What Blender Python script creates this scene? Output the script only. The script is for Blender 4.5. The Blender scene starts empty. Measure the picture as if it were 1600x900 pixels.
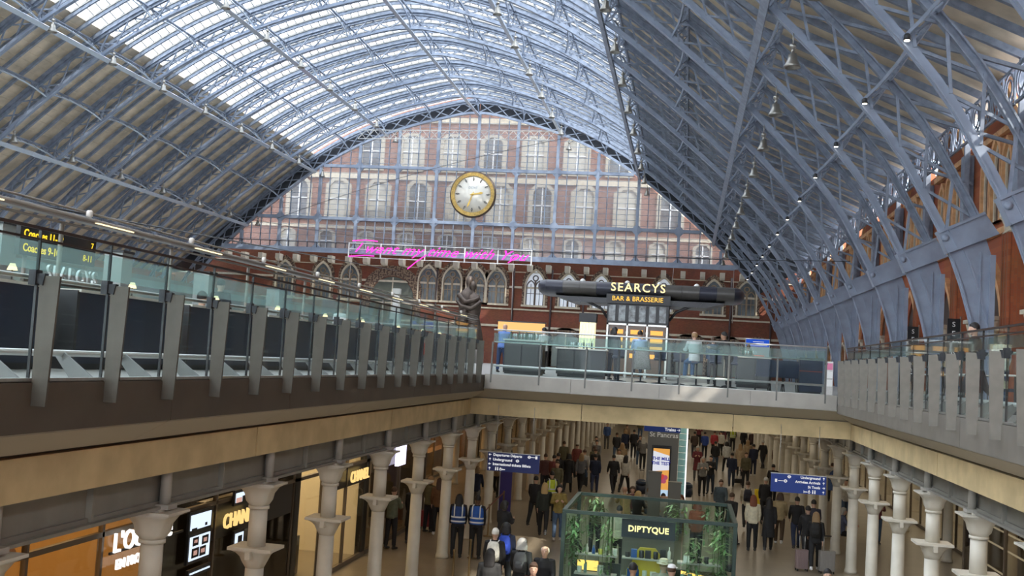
import bpy, bmesh, math, random
from mathutils import Vector, Matrix, Euler
random.seed(7)
C = bpy.context.scene.collection
PI = math.pi
# ------------------------------------------------------------------ camera
F_PX = 1650.0; VPX, VPY, ROLL = 1072.0, 580.0, 0.060
EYE = Vector((0, 0, 0.45))
_dY = Vector(((VPX-800)/F_PX, -(VPY-450)/F_PX, -1)).normalized()
_h = Vector((1, -ROLL, 0)).normalized()
_Z = _h.cross(_dY).normalized(); _X = _dY.cross(_Z).normalized()
ROT = Matrix((_X, _dY, _Z))
cd = bpy.data.cameras.new('camera'); cam = bpy.data.objects.new('camera', cd); C.objects.link(cam)
cd.sensor_width = 36; cd.lens = F_PX/1600*36; cd.clip_end = 1000; cd.clip_start = 0.05
cam.matrix_world = Matrix.Translation(EYE) @ ROT.to_4x4()
bpy.context.scene.camera = cam
def at(x, y, ax, val):
    """where the line of sight through a point of the photograph meets the plane ax = val"""
    r = ROT @ Vector(((x-800)/F_PX, -(y-450)/F_PX, -1)); i = 'XYZ'.index(ax)
    return EYE + r*((val-EYE[i])/r[i])
# ------------------------------------------------------------------ world, sun, exposure
sc = bpy.context.scene
sc.view_settings.view_transform = 'Standard'; sc.view_settings.look = 'None'
sc.view_settings.gamma = 1; sc.view_settings.use_curve_mapping = False
sc.view_settings.exposure = -0.45
sc.cycles.transparent_max_bounces = 24
sc.cycles.max_bounces = 8
sc.cycles.diffuse_bounces = 4
sc.cycles.use_light_tree = True
W = bpy.data.worlds.new('World'); sc.world = W; W.use_nodes = True
nt = W.node_tree; nt.nodes.clear()
o_ = nt.nodes.new('ShaderNodeOutputWorld'); b_ = nt.nodes.new('ShaderNodeBackground')
tc = nt.nodes.new('ShaderNodeTexCoord'); nz = nt.nodes.new('ShaderNodeTexNoise'); nz.inputs['Scale'].default_value = 2.2; nz.inputs['Detail'].default_value = 5
cr = nt.nodes.new('ShaderNodeValToRGB')
cr.color_ramp.elements[0].position = .38; cr.color_ramp.elements[0].color = (.62, .78, 1.0, 1)
cr.color_ramp.elements[1].position = .60; cr.color_ramp.elements[1].color = (1, 1, 1, 1)
nt.links.new(tc.outputs['Generated'], nz.inputs['Vector']); nt.links.new(nz.outputs['Fac'], cr.inputs['Fac'])
nt.links.new(cr.outputs['Color'], b_.inputs['Color']); b_.inputs['Strength'].default_value = 8.0
nt.links.new(b_.outputs['Background'], o_.inputs['Surface'])
sd = bpy.data.lights.new('sun', 'SUN'); sd.energy = 9.0; sd.angle = math.radians(.6); sd.color = (1, .93, .82)
sun = bpy.data.objects.new('sun', sd); C.objects.link(sun)
sun.rotation_euler = Vector((-0.62, 0.52, -0.62)).to_track_quat('-Z', 'Y').to_euler()
# ------------------------------------------------------------------ helpers
def tag(o, label=None, cat=None, group=None, kind=None):
    if label: o['label'] = label
    if cat: o['category'] = cat
    if group: o['group'] = group
    if kind: o['kind'] = kind
    return o
def empty(name, loc=(0, 0, 0), label=None, cat=None, group=None, rz=0):
    o = bpy.data.objects.new(name, None); C.objects.link(o); o.location = loc; o.rotation_euler = (0, 0, rz)
    return tag(o, label, cat, group)
_m = {}
def mat(name, col=(.5, .5, .5), rough=.6, metal=0, noise=0, nscale=4, bump=0, emit=None, estr=0, spec=None, coat=0, col2=None, mixpos=(.35, .65)):
    if name in _m: return _m[name]
    m = bpy.data.materials.new(name); m.use_nodes = True; nt = m.node_tree; b = nt.nodes['Principled BSDF']
    b.inputs['Base Color'].default_value = (*col, 1); b.inputs['Roughness'].default_value = rough; b.inputs['Metallic'].default_value = metal
    if spec is not None: b.inputs['Specular IOR Level'].default_value = spec
    if coat: b.inputs['Coat Weight'].default_value = coat
    if emit: b.inputs['Emission Color'].default_value = (*emit, 1); b.inputs['Emission Strength'].default_value = estr
    if noise or bump or col2:
        tc = nt.nodes.new('ShaderNodeTexCoord'); nz = nt.nodes.new('ShaderNodeTexNoise'); nz.inputs['Scale'].default_value = nscale; nz.inputs['Detail'].default_value = 4
        nt.links.new(tc.outputs['Object'], nz.inputs['Vector'])
        if noise or col2:
            r = nt.nodes.new('ShaderNodeValToRGB')
            r.color_ramp.elements[0].position = mixpos[0]; r.color_ramp.elements[1].position = mixpos[1]
            c2 = col2 or tuple(c*(1+noise) for c in col); c1 = col if col2 else tuple(c*(1-noise) for c in col)
            r.color_ramp.elements[0].color = (*c1, 1); r.color_ramp.elements[1].color = (*c2, 1)
            nt.links.new(nz.outputs['Fac'], r.inputs['Fac']); nt.links.new(r.outputs['Color'], b.inputs['Base Color'])
        if bump:
            bp = nt.nodes.new('ShaderNodeBump'); bp.inputs['Strength'].default_value = bump; bp.inputs['Distance'].default_value = .02
            nt.links.new(nz.outputs['Fac'], bp.inputs['Height']); nt.links.new(bp.outputs['Normal'], b.inputs['Normal'])
    _m[name] = m; return m
def glass_mat(name, tint=(.9, .95, .94), gloss=.12, rough=.02, milk=0, milk_col=(1, 1, 1)):
    """thin glazing: clear transmission, a Fresnel sheen, optionally some frosting that scatters daylight"""
    if name in _m: return _m[name]
    m = bpy.data.materials.new(name); m.use_nodes = True; nt = m.node_tree; nt.nodes.clear()
    out = nt.nodes.new('ShaderNodeOutputMaterial'); tr = nt.nodes.new('ShaderNodeBsdfTransparent'); tr.inputs['Color'].default_value = (*tint, 1)
    gl = nt.nodes.new('ShaderNodeBsdfGlossy'); gl.inputs['Roughness'].default_value = rough
    lw = nt.nodes.new('ShaderNodeLayerWeight'); lw.inputs['Blend'].default_value = .5
    pw = nt.nodes.new('ShaderNodeMath'); pw.operation = 'POWER'; pw.inputs[1].default_value = 5; nt.links.new(lw.outputs['Facing'], pw.inputs[0])
    mm = nt.nodes.new('ShaderNodeMath'); mm.operation = 'MULTIPLY_ADD'; mm.inputs[1].default_value = .6; mm.inputs[2].default_value = gloss*.4; mm.use_clamp = True
    nt.links.new(pw.outputs[0], mm.inputs[0])
    base = tr
    if milk:
        tl = nt.nodes.new('ShaderNodeBsdfTranslucent'); tl.inputs['Color'].default_value = (*milk_col, 1)
        mx = nt.nodes.new('ShaderNodeMixShader'); mx.inputs[0].default_value = milk
        nt.links.new(tr.outputs[0], mx.inputs[1]); nt.links.new(tl.outputs[0], mx.inputs[2]); base = mx
    m2 = nt.nodes.new('ShaderNodeMixShader'); nt.links.new(mm.outputs[0], m2.inputs[0])
    nt.links.new(base.outputs[0], m2.inputs[1]); nt.links.new(gl.outputs[0], m2.inputs[2]); nt.links.new(m2.outputs[0], out.inputs['Surface'])
    _m[name] = m; return m
def emis(name, col=(1, 1, 1), s=1):
    if name in _m: return _m[name]
    m = bpy.data.materials.new(name); m.use_nodes = True; nt = m.node_tree; nt.nodes.clear()
    out = nt.nodes.new('ShaderNodeOutputMaterial'); e = nt.nodes.new('ShaderNodeEmission'); e.inputs['Color'].default_value = (*col, 1); e.inputs['Strength'].default_value = s
    nt.links.new(e.outputs[0], out.inputs['Surface']); _m[name] = m; return m
class MB:
    def __init__(s): s.v = []; s.f = []; s.sm = []
    def add(s, vs, fs, smooth=False):
        n = len(s.v); s.v += [tuple(v) for v in vs]; s.f += [tuple(i+n for i in f) for f in fs]; s.sm += [smooth]*len(fs); return s
    def box(s, x0, x1, y0, y1, z0, z1):
        return s.add([(x0,y0,z0),(x1,y0,z0),(x1,y1,z0),(x0,y1,z0),(x0,y0,z1),(x1,y0,z1),(x1,y1,z1),(x0,y1,z1)],
                     [(0,3,2,1),(4,5,6,7),(0,1,5,4),(1,2,6,5),(2,3,7,6),(3,0,4,7)])
    def cbox(s, c, sx, sy, sz, rz=0):
        M = Matrix.Rotation(rz, 3, 'Z'); vs = [Vector(c)+M@Vector((a*sx/2, b*sy/2, d*sz/2)) for d in (-1,1) for a, b in ((-1,-1),(1,-1),(1,1),(-1,1))]
        return s.add(vs, [(0,3,2,1),(4,5,6,7),(0,1,5,4),(1,2,6,5),(2,3,7,6),(3,0,4,7)])
    def bar(s, p0, p1, w, h=None, up=(0, 0, 1)):
        p0, p1 = Vector(p0), Vector(p1); h = h or w; d = (p1-p0)
        if d.length < 1e-6: return s
        d.normalize(); u = Vector(up); a = d.cross(u)
        if a.length < 1e-3: a = d.cross(Vector((0, 1, 0)))
        a.normalize(); b = a.cross(d)
        vs = [p+a*(i*w/2)+b*(j*h/2) for p in (p0, p1) for i, j in ((-1,-1),(1,-1),(1,1),(-1,1))]
        return s.add(vs, [(0,3,2,1),(4,5,6,7),(0,1,5,4),(1,2,6,5),(2,3,7,6),(3,0,4,7)])
    def tube(s, pts, r, n=8, cap=True, closed=False):
        pts = [Vector(p) for p in pts]; rs = r if isinstance(r, (list, tuple)) else [r]*len(pts); m = len(pts)
        vs = []; prev = None
        for i, p in enumerate(pts):
            if closed: t = pts[(i+1) % m]-pts[i-1]
            else: t = pts[min(i+1, m-1)]-pts[max(i-1, 0)]
            t.normalize()
            if prev is None:
                a = t.cross(Vector((0, 0, 1)))
                if a.length < 1e-3: a = t.cross(Vector((0, 1, 0)))
            else:
                a = prev-t*prev.dot(t)
                if a.length < 1e-4: a = t.cross(Vector((0, 1, 0)))
            a.normalize(); prev = a; b = t.cross(a)
            vs += [p+(a*math.cos(2*PI*k/n)+b*math.sin(2*PI*k/n))*rs[i] for k in range(n)]
        fs = [(i*n+k, i*n+(k+1) % n, (i+1)*n+(k+1) % n, (i+1)*n+k) for i in range(m-1) for k in range(n)]
        if closed: fs += [((m-1)*n+k, (m-1)*n+(k+1) % n, (k+1) % n, k) for k in range(n)]
        elif cap: fs += [tuple(range(n))[::-1], tuple(range((m-1)*n, m*n))]
        return s.add(vs, fs, n > 4)
    def lathe(s, prof, c=(0, 0, 0), n=14, sx=1, sy=1, ax='Z'):
        vs = []
        for r, z in prof:
            for k in range(n):
                x, y = r*sx*math.cos(2*PI*k/n), r*sy*math.sin(2*PI*k/n)
                p = (x, y, z) if ax == 'Z' else ((x, z, y) if ax == 'Y' else (z, x, y))
                vs.append(Vector(c)+Vector(p))
        m = len(prof); fs = [(i*n+k, i*n+(k+1) % n, (i+1)*n+(k+1) % n, (i+1)*n+k) for i in range(m-1) for k in range(n)]
        fs += [tuple(range(n))[::-1], tuple(range((m-1)*n, m*n))]
        return s.add(vs, fs, n > 6)
    def rings(s, rings, cap=True, smooth=True):
        n = len(rings[0]); vs = [p for r in rings for p in r]; m = len(rings)
        fs = [(i*n+k, i*n+(k+1) % n, (i+1)*n+(k+1) % n, (i+1)*n+k) for i in range(m-1) for k in range(n)]
        if cap: fs += [tuple(range(n))[::-1], tuple(range((m-1)*n, m*n))]
        return s.add(vs, fs, smooth)
    def prism(s, poly, ax, a, b):
        """poly: 2-D outline in the plane across axis ax, pushed from a to b (its own thickness)"""
        def P(u, w, t): return {'Y': (u, t, w), 'X': (t, u, w), 'Z': (u, w, t)}[ax]
        n = len(poly); vs = [P(u, w, a) for u, w in poly]+[P(u, w, b) for u, w in poly]
        return s.add(vs, [tuple(range(n)), tuple(range(n, 2*n))[::-1]]+[(k, k+n, (k+1) % n+n, (k+1) % n) for k in range(n)])
    def ring(s, outer, inner, ax, a, b):
        """frame between two outlines with the same number of points"""
        def P(u, w, t): return {'Y': (u, t, w), 'X': (t, u, w), 'Z': (u, w, t)}[ax]
        n = len(outer); vs = [P(*p, a) for p in outer]+[P(*p, a) for p in inner]+[P(*p, b) for p in outer]+[P(*p, b) for p in inner]
        fs = []
        for k in range(n):
            j = (k+1) % n; fs += [(k, j, n+j, n+k), (2*n+k, 3*n+k, 3*n+j, 2*n+j), (k, 2*n+k, 2*n+j, j), (n+k, n+j, 3*n+j, 3*n+k)]
        return s.add(vs, fs)
    def mesh(s, name, m=None):
        me = bpy.data.meshes.new(name); me.from_pydata(s.v, [], s.f)
        if m is not None:
            me.materials.append(m)
        me.polygons.foreach_set('use_smooth', s.sm)
        bm = bmesh.new(); bm.from_mesh(me); bmesh.ops.recalc_face_normals(bm, faces=bm.faces); bm.to_mesh(me); bm.free()
        me.update(); return me
    def build(s, name, m=None, parent=None, loc=None):
        o = bpy.data.objects.new(name, s.mesh(name, m)); C.objects.link(o)
        if parent: o.parent = parent
        if loc is not None: o.location = loc
        return o
def children(o): return [c for c in C.objects if c.parent == o]
def copy_tree(o, parent=None, kids=None):
    c = o.copy(); C.objects.link(c); c.parent = parent
    for ch in (kids[o] if kids else [x for x in o.children]): copy_tree(ch, c)
    return c
def text_mb(txt, size, font_shear=0, bold=0, ext=.01, spacing=1.0, align='CENTER'):
    """lettering as a mesh in the X-Z plane, facing -Y"""
    cu = bpy.data.curves.new('lettering', 'FONT'); cu.body = txt; cu.size = size; cu.shear = font_shear; cu.extrude = ext; cu.offset = bold
    cu.align_x = align; cu.align_y = 'CENTER'; cu.space_character = spacing; cu.resolution_u = 3
    o = bpy.data.objects.new('lettering', cu); C.objects.link(o); dg = bpy.context.evaluated_depsgraph_get(); dg.update()
    me = bpy.data.meshes.new_from_object(o.evaluated_get(dg)); bpy.data.objects.remove(o); bpy.data.curves.remove(cu)
    me.transform(Matrix.Rotation(PI/2, 4, 'X')); return me
def text(name, txt, size, m, parent=None, loc=(0, 0, 0), rz=0, **k):
    me = text_mb(txt, size, **k); me.materials.clear(); me.materials.append(m)
    o = bpy.data.objects.new(name, me); C.objects.link(o); o.parent = parent; o.location = loc; o.rotation_euler = (0, 0, rz)
    return o
def struct(name, mb, m, label, cat, **k):
    return tag(mb.build(name, m, **k), label, cat, None, 'structure')
# ------------------------------------------------------------------ materials
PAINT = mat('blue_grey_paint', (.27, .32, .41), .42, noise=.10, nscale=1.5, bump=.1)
PAINTD = mat('blue_grey_paint_dark', (.22, .26, .33), .5, noise=.18, nscale=3)  # darker coat; on the right-hand ties it stands for shade
BEAM_SUNLIT = mat('tie_paint_sunlit', (.52, .60, .70), .25, metal=.3)  # paler and glossier to stand for sunlight on ties and left purlins
BOARD = mat('roof_board', (.62, .53, .40), .8, noise=.2, nscale=.7, bump=.3)
DARKM = mat('dark_metal', (.03, .032, .036), .45, metal=.3)
BLACK = mat('black_steel', (.012, .012, .014), .4)
STEEL = mat('brushed_steel', (.55, .55, .53), .33, metal=.9, noise=.06, nscale=20)
STEELM = mat('satin_steel_panel', (.22, .20, .172), .5, metal=.25, noise=.10, nscale=2)  # as right fascia: same metal as the left one, lightened for daylight
FASCIA_SHADED = mat('fascia_metal_shaded', (.095, .076, .058), .55, metal=.2, noise=.12, nscale=1.2)  # left fascia: same metal as the right, shade put into its colour
GOLD = mat('stone_band', (.56, .43, .23), .75, noise=.14, nscale=1.8, bump=.2)
CREAM = mat('cream_column_paint', (.60, .56, .47), .5, noise=.05, nscale=3)
CHAR = mat('charcoal', (.03, .032, .035), .5)
NAVY = mat('navy_leather', (.012, .02, .045), .42)
WHITE = mat('white_paint', (.8, .8, .78), .5)
STONE = mat('pale_stone', (.55, .48, .36), .8, noise=.12, nscale=3)
GLASS = glass_mat('balustrade_glass', (.93, .97, .96), .02)
TEAL_BAND = glass_mat('pale_teal_band', (.80, .90, .88), .05, rough=.3, milk=.10, milk_col=(.75, .92, .88))  # faint milky teal strip near the top of the balustrade glass
GLASSG = glass_mat('gable_glass', (.70, .72, .74), .10, rough=.05, milk=.16, milk_col=(.8, .82, .85))
ROOFG = glass_mat('roof_glass', (.86, .90, .95), .07, rough=.1, milk=.35)
WINDARK = mat('window_dark', (.03, .035, .045), .15)
GOLDM = mat('gilt', (.75, .50, .13), .35, metal=.6)
def brick_mat(name, c1, c2, mortar, sx, rot):
    m = bpy.data.materials.new(name); m.use_nodes = True; nt = m.node_tree; b = nt.nodes['Principled BSDF']; b.inputs['Roughness'].default_value = .85
    tc = nt.nodes.new('ShaderNodeTexCoord'); mp = nt.nodes.new('ShaderNodeMapping'); mp.inputs['Rotation'].default_value = rot
    br = nt.nodes.new('ShaderNodeTexBrick'); br.inputs['Scale'].default_value = sx; br.inputs['Color1'].default_value = (*c1, 1); br.inputs['Color2'].default_value = (*c2, 1); br.inputs['Mortar'].default_value = (*mortar, 1)
    br.inputs['Mortar Size'].default_value = .012
    nz = nt.nodes.new('ShaderNodeTexNoise'); nz.inputs['Scale'].default_value = .6; nz.inputs['Detail'].default_value = 5
    mx = nt.nodes.new('ShaderNodeMixRGB'); mx.blend_type = 'MULTIPLY'; mx.inputs[0].default_value = .45
    nt.links.new(tc.outputs['Object'], mp.inputs['Vector']); nt.links.new(mp.outputs[0], br.inputs['Vector']); nt.links.new(tc.outputs['Object'], nz.inputs['Vector'])
    nt.links.new(br.outputs['Color'], mx.inputs[1]); nt.links.new(nz.outputs['Color'], mx.inputs[2]); nt.links.new(mx.outputs[0], b.inputs['Base Color']); return m
BRICK = brick_mat('red_brick_end', (.27, .082, .040), (.20, .06, .032), (.17, .09, .06), 2.2, (PI/2, 0, 0))
BRICKS = brick_mat('red_brick_side', (.46, .13, .05), (.36, .095, .04), (.28, .13, .08), 2.2, (PI/2, 0, PI/2))
# ================================================================== ROOF
RX = -24.75                                    # ridge line of the shed
GY = 116.7                                     # end screen
RIBY = [GY-7.62*k for k in range(15)]          # main ribs, from the end screen towards the viewer
PROF = [(0, 28.35), (5, 27.45), (9.9, 26.0), (14.5, 24.0), (18.95, 21.3), (22.9, 18.2), (27.0, 14.6), (29.7, 11.9), (31.8, 9.4), (33.1, 7.2), (34.0, 5.4), (34.6, 3.7), (35.05, 1.8), (35.3, 0)]
def _cr(P, n):
    out = []
    for i in range(len(P)-1):
        p0 = P[max(i-1, 0)] if i else (-P[1][0], P[1][1]-.3); p1 = P[i]; p2 = P[i+1]; p3 = P[min(i+2, len(P)-1)]
        for k in range(n):
            t = k/n; out.append(tuple(.5*((2*p1[j])+(-p0[j]+p2[j])*t+(2*p0[j]-5*p1[j]+4*p2[j]-p3[j])*t*t+(-p0[j]+3*p1[j]-3*p2[j]+p3[j])*t**3) for j in (0, 1)))
    out.append(P[-1]); return out
_fine = _cr(PROF, 24)
_L = [0]
for a, b in zip(_fine, _fine[1:]): _L.append(_L[-1]+math.dist(a, b))
ARC = _L[-1]
def prof(s):
    """point and outward normal at arc length s from the ridge (dx >= 0)"""
    s = max(0, min(ARC-1e-6, s)); lo = 0
    import bisect
    lo = min(bisect.bisect_right(_L, s)-1, len(_fine)-2); t = (s-_L[lo])/(_L[lo+1]-_L[lo]); a, b = _fine[lo], _fine[lo+1]
    p = (a[0]+(b[0]-a[0])*t, a[1]+(b[1]-a[1])*t)
    a2, b2 = _fine[max(lo-3, 0)], _fine[min(lo+4, len(_fine)-1)]; d = math.hypot(b2[0]-a2[0], b2[1]-a2[1])
    return p, ((a2[1]-b2[1])/d, (b2[0]-a2[0])/d)
def s_of_dx(dx):
    for i, p in enumerate(_fine):
        if p[0] >= dx: return _L[i]
    return ARC
def z_of(dx): return prof(s_of_dx(dx))[0][1]
def arc_pt(s, off, side):
    (x, z), (nx, nz_) = prof(s); return RX+side*(x+nx*off), z+nz_*off
DEP = 1.45                                     # depth of a main rib
S_TOP = s_of_dx(33.7)                          # lattice ends, plated foot begins (z about 6)
def arc_pts(off, s0, s1, n):                   # both sides joined through the ridge, left to right
    L = [arc_pt(s0+(s1-s0)*i/n, off, -1) for i in range(n, 0, -1)]; R = [arc_pt(s0+(s1-s0)*i/n, off, 1) for i in range(n+1)]
    if s0 == 0: R[0] = (RX, R[0][1])
    return L+R
def sweep(mb, pts, offs, y0, y1, t, closed=False):
    """a flat-sided strip of thickness t following pts (x, z), spanning y0..y1"""
    n = len(pts); vs = []
    for i, (x, z) in enumerate(pts):
        a = pts[max(i-1, 0)]; b = pts[min(i+1, n-1)]; dx, dz = b[0]-a[0], b[1]-a[1]; l = math.hypot(dx, dz) or 1; nx, nz_ = -dz/l, dx/l
        for yy, tt in ((y0, 0), (y1, 0), (y1, t), (y0, t)): vs.append((x+nx*(offs+tt), yy, z+nz_*(offs+tt)))
    fs = [(i*4+k, i*4+(k+1) % 4, i*4+4+(k+1) % 4, i*4+4+k) for i in range(n-1) for k in range(4)]+[(0, 1, 2, 3), (4*n-4, 4*n-1, 4*n-2, 4*n-3)]
    mb.add(vs, fs)
# one main rib, built around y = 0
rib = empty('arched_roof_rib')
low = MB(); pts = arc_pts(0, 0, ARC, 46)
sweep(low, pts, -.03, -.17, -.045, .05); sweep(low, pts, -.03, .045, .17, .05); sweep(low, pts, .02, -.05, -.03, .24); sweep(low, pts, .02, .03, .05, .24); sweep(low, pts, -.005, -.05, .05, .03)
upm = MB(); ptu = arc_pts(DEP, 0, S_TOP, 44)
sweep(upm, ptu, -.03, -.17, .17, .06); sweep(upm, ptu, -.26, -.03, .03, .24); sweep(upm, ptu, -.26, -.13, .13, .05)
lat = MB(); NB = 24
for side in (-1, 1):
    for i in range(NB):
        sa, sb = S_TOP*i/NB, S_TOP*(i+1)/NB
        a0, a1 = arc_pt(sa, .2, side), arc_pt(sa, DEP-.1, side); b0, b1 = arc_pt(sb, .2, side), arc_pt(sb, DEP-.1, side)
        lat.bar((a0[0], .05, a0[1]), (b1[0], .05, b1[1]), .10, .08, (0, 1, 0))
        lat.bar((b0[0], -.05, b0[1]), (a1[0], -.05, a1[1]), .10, .08, (0, 1, 0))
def plated_foot(side):
    f = MB(); inn = [arc_pt(S_TOP+(ARC-S_TOP)*i/10, .03, side) for i in range(11)]; ox = RX+side*35.5; o0 = arc_pt(S_TOP, DEP, side)
    out = [(ox, inn[-1][1])]+[(ox, 4.2), (ox, 5.2), o0]
    f.prism([p for p in inn]+out, 'Y', -.064, .064)
    f.box(ox-.09, ox+.09, -.2, .2, 0, 5.3)
    q_ = [arc_pt(S_TOP+.5+(ARC-S_TOP-.5)*i/8, .52, side) for i in range(9)]
    for a_, b_ in zip(q_, q_[1:]): f.bar((a_[0], 0, a_[1]), (b_[0], 0, b_[1]), .22, .07, (0, 0, 1))
    for z in (1.1, 2.3, 3.5, 4.6): f.box(min(ox, RX+side*34.9), max(ox, RX+side*34.9)-.0, -.085, .085, z, z+.10)
    f.box(RX+side*35.1-.02, RX+side*35.1+.02, -.12, .12, 0, 5.4)
    return f
def foot_cap(side):
    f = MB(); a = arc_pt(S_TOP-.05, -.12, side); b = arc_pt(S_TOP-.05, DEP+.2, side); a2 = arc_pt(S_TOP+.75, -.12, side); b2 = (RX+side*35.65, b[1]-.72)
    f.prism([a, b, b2, a2], 'Y', -.24, .24)
    A, B = Vector((a[0], 0, a[1])), Vector((b[0], 0, b[1])); f.bar(A, B, .62, .10, (0, 0, 1)); f.bar(Vector((a2[0], 0, a2[1])), Vector((b2[0], 0, b2[1])), .56, .08, (0, 0, 1))
    m1, m2 = A.lerp(B, .22), Vector((a2[0], 0, a2[1])).lerp(Vector((b2[0], 0, b2[1])), .22)
    f.bar(m1, m2, .58, .08, (1, 0, 0)); f.lathe([(0, -.03), (.13, -.03), (.13, 0), (.02, .06)], tuple(m1.lerp(m2, .5)-Vector((.28*side, .26, 0))), 8, ax='Y')
    return f
low.build('lower_chord', PAINT, rib); upm.build('upper_chord', PAINTD, rib); lat.build('lattice_web', PAINTD, rib)
for sd_ in (-1, 1): plated_foot(sd_).build('plated_foot', PAINT, rib); foot_cap(sd_).build('foot_cap', PAINT, rib)
ORD = ['first', 'second', 'third', 'fourth', 'fifth', 'sixth', 'seventh', 'eighth', 'ninth', 'tenth', 'eleventh', 'twelfth', 'thirteenth', 'fourteenth', 'fifteenth', 'sixteenth']
for i, y in enumerate(RIBY):
    r = rib if i == 0 else copy_tree(rib)
    r.location.y = y
    tag(r, 'blue-grey arched lattice roof rib, '+('the one framing the glazed end screen' if i == 0 else ORD[i-1]+' one out from the end screen'), 'roof rib', 'main roof ribs')
Y0R = RIBY[-1]-.2
# long straight ties under the ribs; sun and shade put into their two paints
for i, (dx, lb, m_) in enumerate([(-27.0, 'pale blue straight tie beam lowest on the left side of the roof', BEAM_SUNLIT), (-19.1, 'shining straight tie beam along the lower edge of the left roof glass', BEAM_SUNLIT), (-10.6, 'straight tie beam left of the ridge, second from it', BEAM_SUNLIT),
        (0.0, 'straight tie beam running under the ridge to above the clock', BEAM_SUNLIT), (9.8, 'pale straight tie beam just right of the ridge', BEAM_SUNLIT), (18.75, 'dark straight tie beam at right edge of the roof glass', PAINTD), (27.1, 'dark grey straight tie beam on the right roof slope, lowest of all', PAINTD)]):
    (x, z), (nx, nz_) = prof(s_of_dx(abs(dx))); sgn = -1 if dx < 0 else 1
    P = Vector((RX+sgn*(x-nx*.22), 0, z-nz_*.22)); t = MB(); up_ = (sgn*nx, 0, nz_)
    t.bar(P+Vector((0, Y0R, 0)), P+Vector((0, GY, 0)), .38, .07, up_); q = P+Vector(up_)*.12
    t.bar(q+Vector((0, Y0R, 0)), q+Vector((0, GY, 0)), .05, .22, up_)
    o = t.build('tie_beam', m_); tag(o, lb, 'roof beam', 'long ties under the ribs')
    h = MB()
    for y in RIBY: h.bar(P+Vector((0, y, 0)), P+Vector(up_)*.4+Vector((0, y, 0)), .16, .16, (0, 1, 0))
    h.build('hanger', PAINTD, o)
# lattice purlins with arched undersides between the ribs
PUR = [-30.6, -27.0, -23.1, -19.1, -15.0, -10.6, -5.4, 0.0, 5.2, 9.8, 14.5, 18.75, 23.0, 27.1, 30.6]
for dx in PUR:
    sgn = -1 if dx < 0 else 1; (x, z), (nx, nz_) = prof(s_of_dx(abs(dx))); n = Vector((sgn*nx, 0, nz_)); B = Vector((RX+sgn*x, 0, z))
    up_, lo_, la_ = MB(), MB(), MB()
    T = B+n*(DEP-.05)
    up_.bar(T+Vector((0, Y0R, 0)), T+Vector((0, GY, 0)), .16, .14, n)
    for i in range(len(RIBY)-1):
        y1, y0 = RIBY[i], RIBY[i+1]; N = 8
        def lp(k): t = k/N; return B+n*(.12+(DEP-.5)*math.sin(PI*t)**.6)+Vector((0, y0+(y1-y0)*t, 0))
        for k in range(N): lo_.bar(lp(k), lp(k+1), .10, .09, n)
        for k in range(1, N):
            q = lp(k); tp = T+Vector((0, q.y, 0)); la_.bar(q, tp, .05, .05, (0, 1, 0))
        for k, j in ((0, 1), (8, 7)):
            q = lp(k); tp = T+Vector((0, lp(j).y, 0)); la_.bar(q, tp, .06, .06, (0, 1, 0))
            q = lp(j); tp = T+Vector((0, lp(k).y, 0)); la_.bar(q, tp, .06, .06, (0, 1, 0))
        for k in (2, 5): la_.bar(lp(k), T+Vector((0, lp(k+1).y, 0)), .04, .04, (0, 1, 0))
    where = ('under the ridge' if dx == 0 else ('left' if dx < 0 else 'right')+' of the ridge, '+ORD[[q for q in PUR if (q < 0) == (dx < 0) and q and abs(q) < abs(dx)].__len__()]+' out from it')
    r = empty('lattice_purlin'); tag(r, 'long lattice purlin with arched underside, '+where, 'roof purlin', 'lattice purlins')
    up_.build('upper_chord', PAINTD, r); lo_.build('arched_chord', BEAM_SUNLIT if dx < 0 else PAINT, r); la_.build('lattice_web', PAINTD, r)  # left arched chords coloured paler, as if sunlit
# secondary ribs just under the covering
SK = DEP+.42
def skin_pt(s, side, off=0):
    dx, z = prof(s)[0]
    if s <= S_K: return arc_pt(s, SK+off, side)
    x0, z0 = arc_pt(S_K, SK+off, 1); x0 -= RX; t = (s-S_K)/(S_E-S_K); return RX+side*(x0+(37.2-x0)*t), z0+((12.6 if side > 0 else 8.4)-z0)*t
S_K, S_E = s_of_dx(25.5), s_of_dx(32)
def skin_pts(off, s1, n): return [skin_pt(s1*i/n, -1, off) for i in range(n, 0, -1)]+[(RX, skin_pt(0, 1, off)[1])]+[skin_pt(s1*i/n, 1, off) for i in range(1, n+1)]
sec = MB(); sp = skin_pts(0, S_E, 34); sweep(sec, sp, -.34, -.05, .05, .26); sweep(sec, sp, -.36, -.10, .10, .04)
k0 = None; cnt = 0
for i in range(len(RIBY)-1):
    for j in range(4):
        y = RIBY[i]-7.62*j/4-.01
        if k0 is None: o = k0 = sec.build('secondary_rib', PAINTD)
        else: o = k0.copy(); C.objects.link(o)
        o.location.y = y
        tag(o, 'slim curved secondary rib, '+(['right above', 'first before', 'second before', 'third before'][j])+' main rib '+ORD[i]+' from the end screen', 'secondary rib', 'secondary roof ribs')
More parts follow.
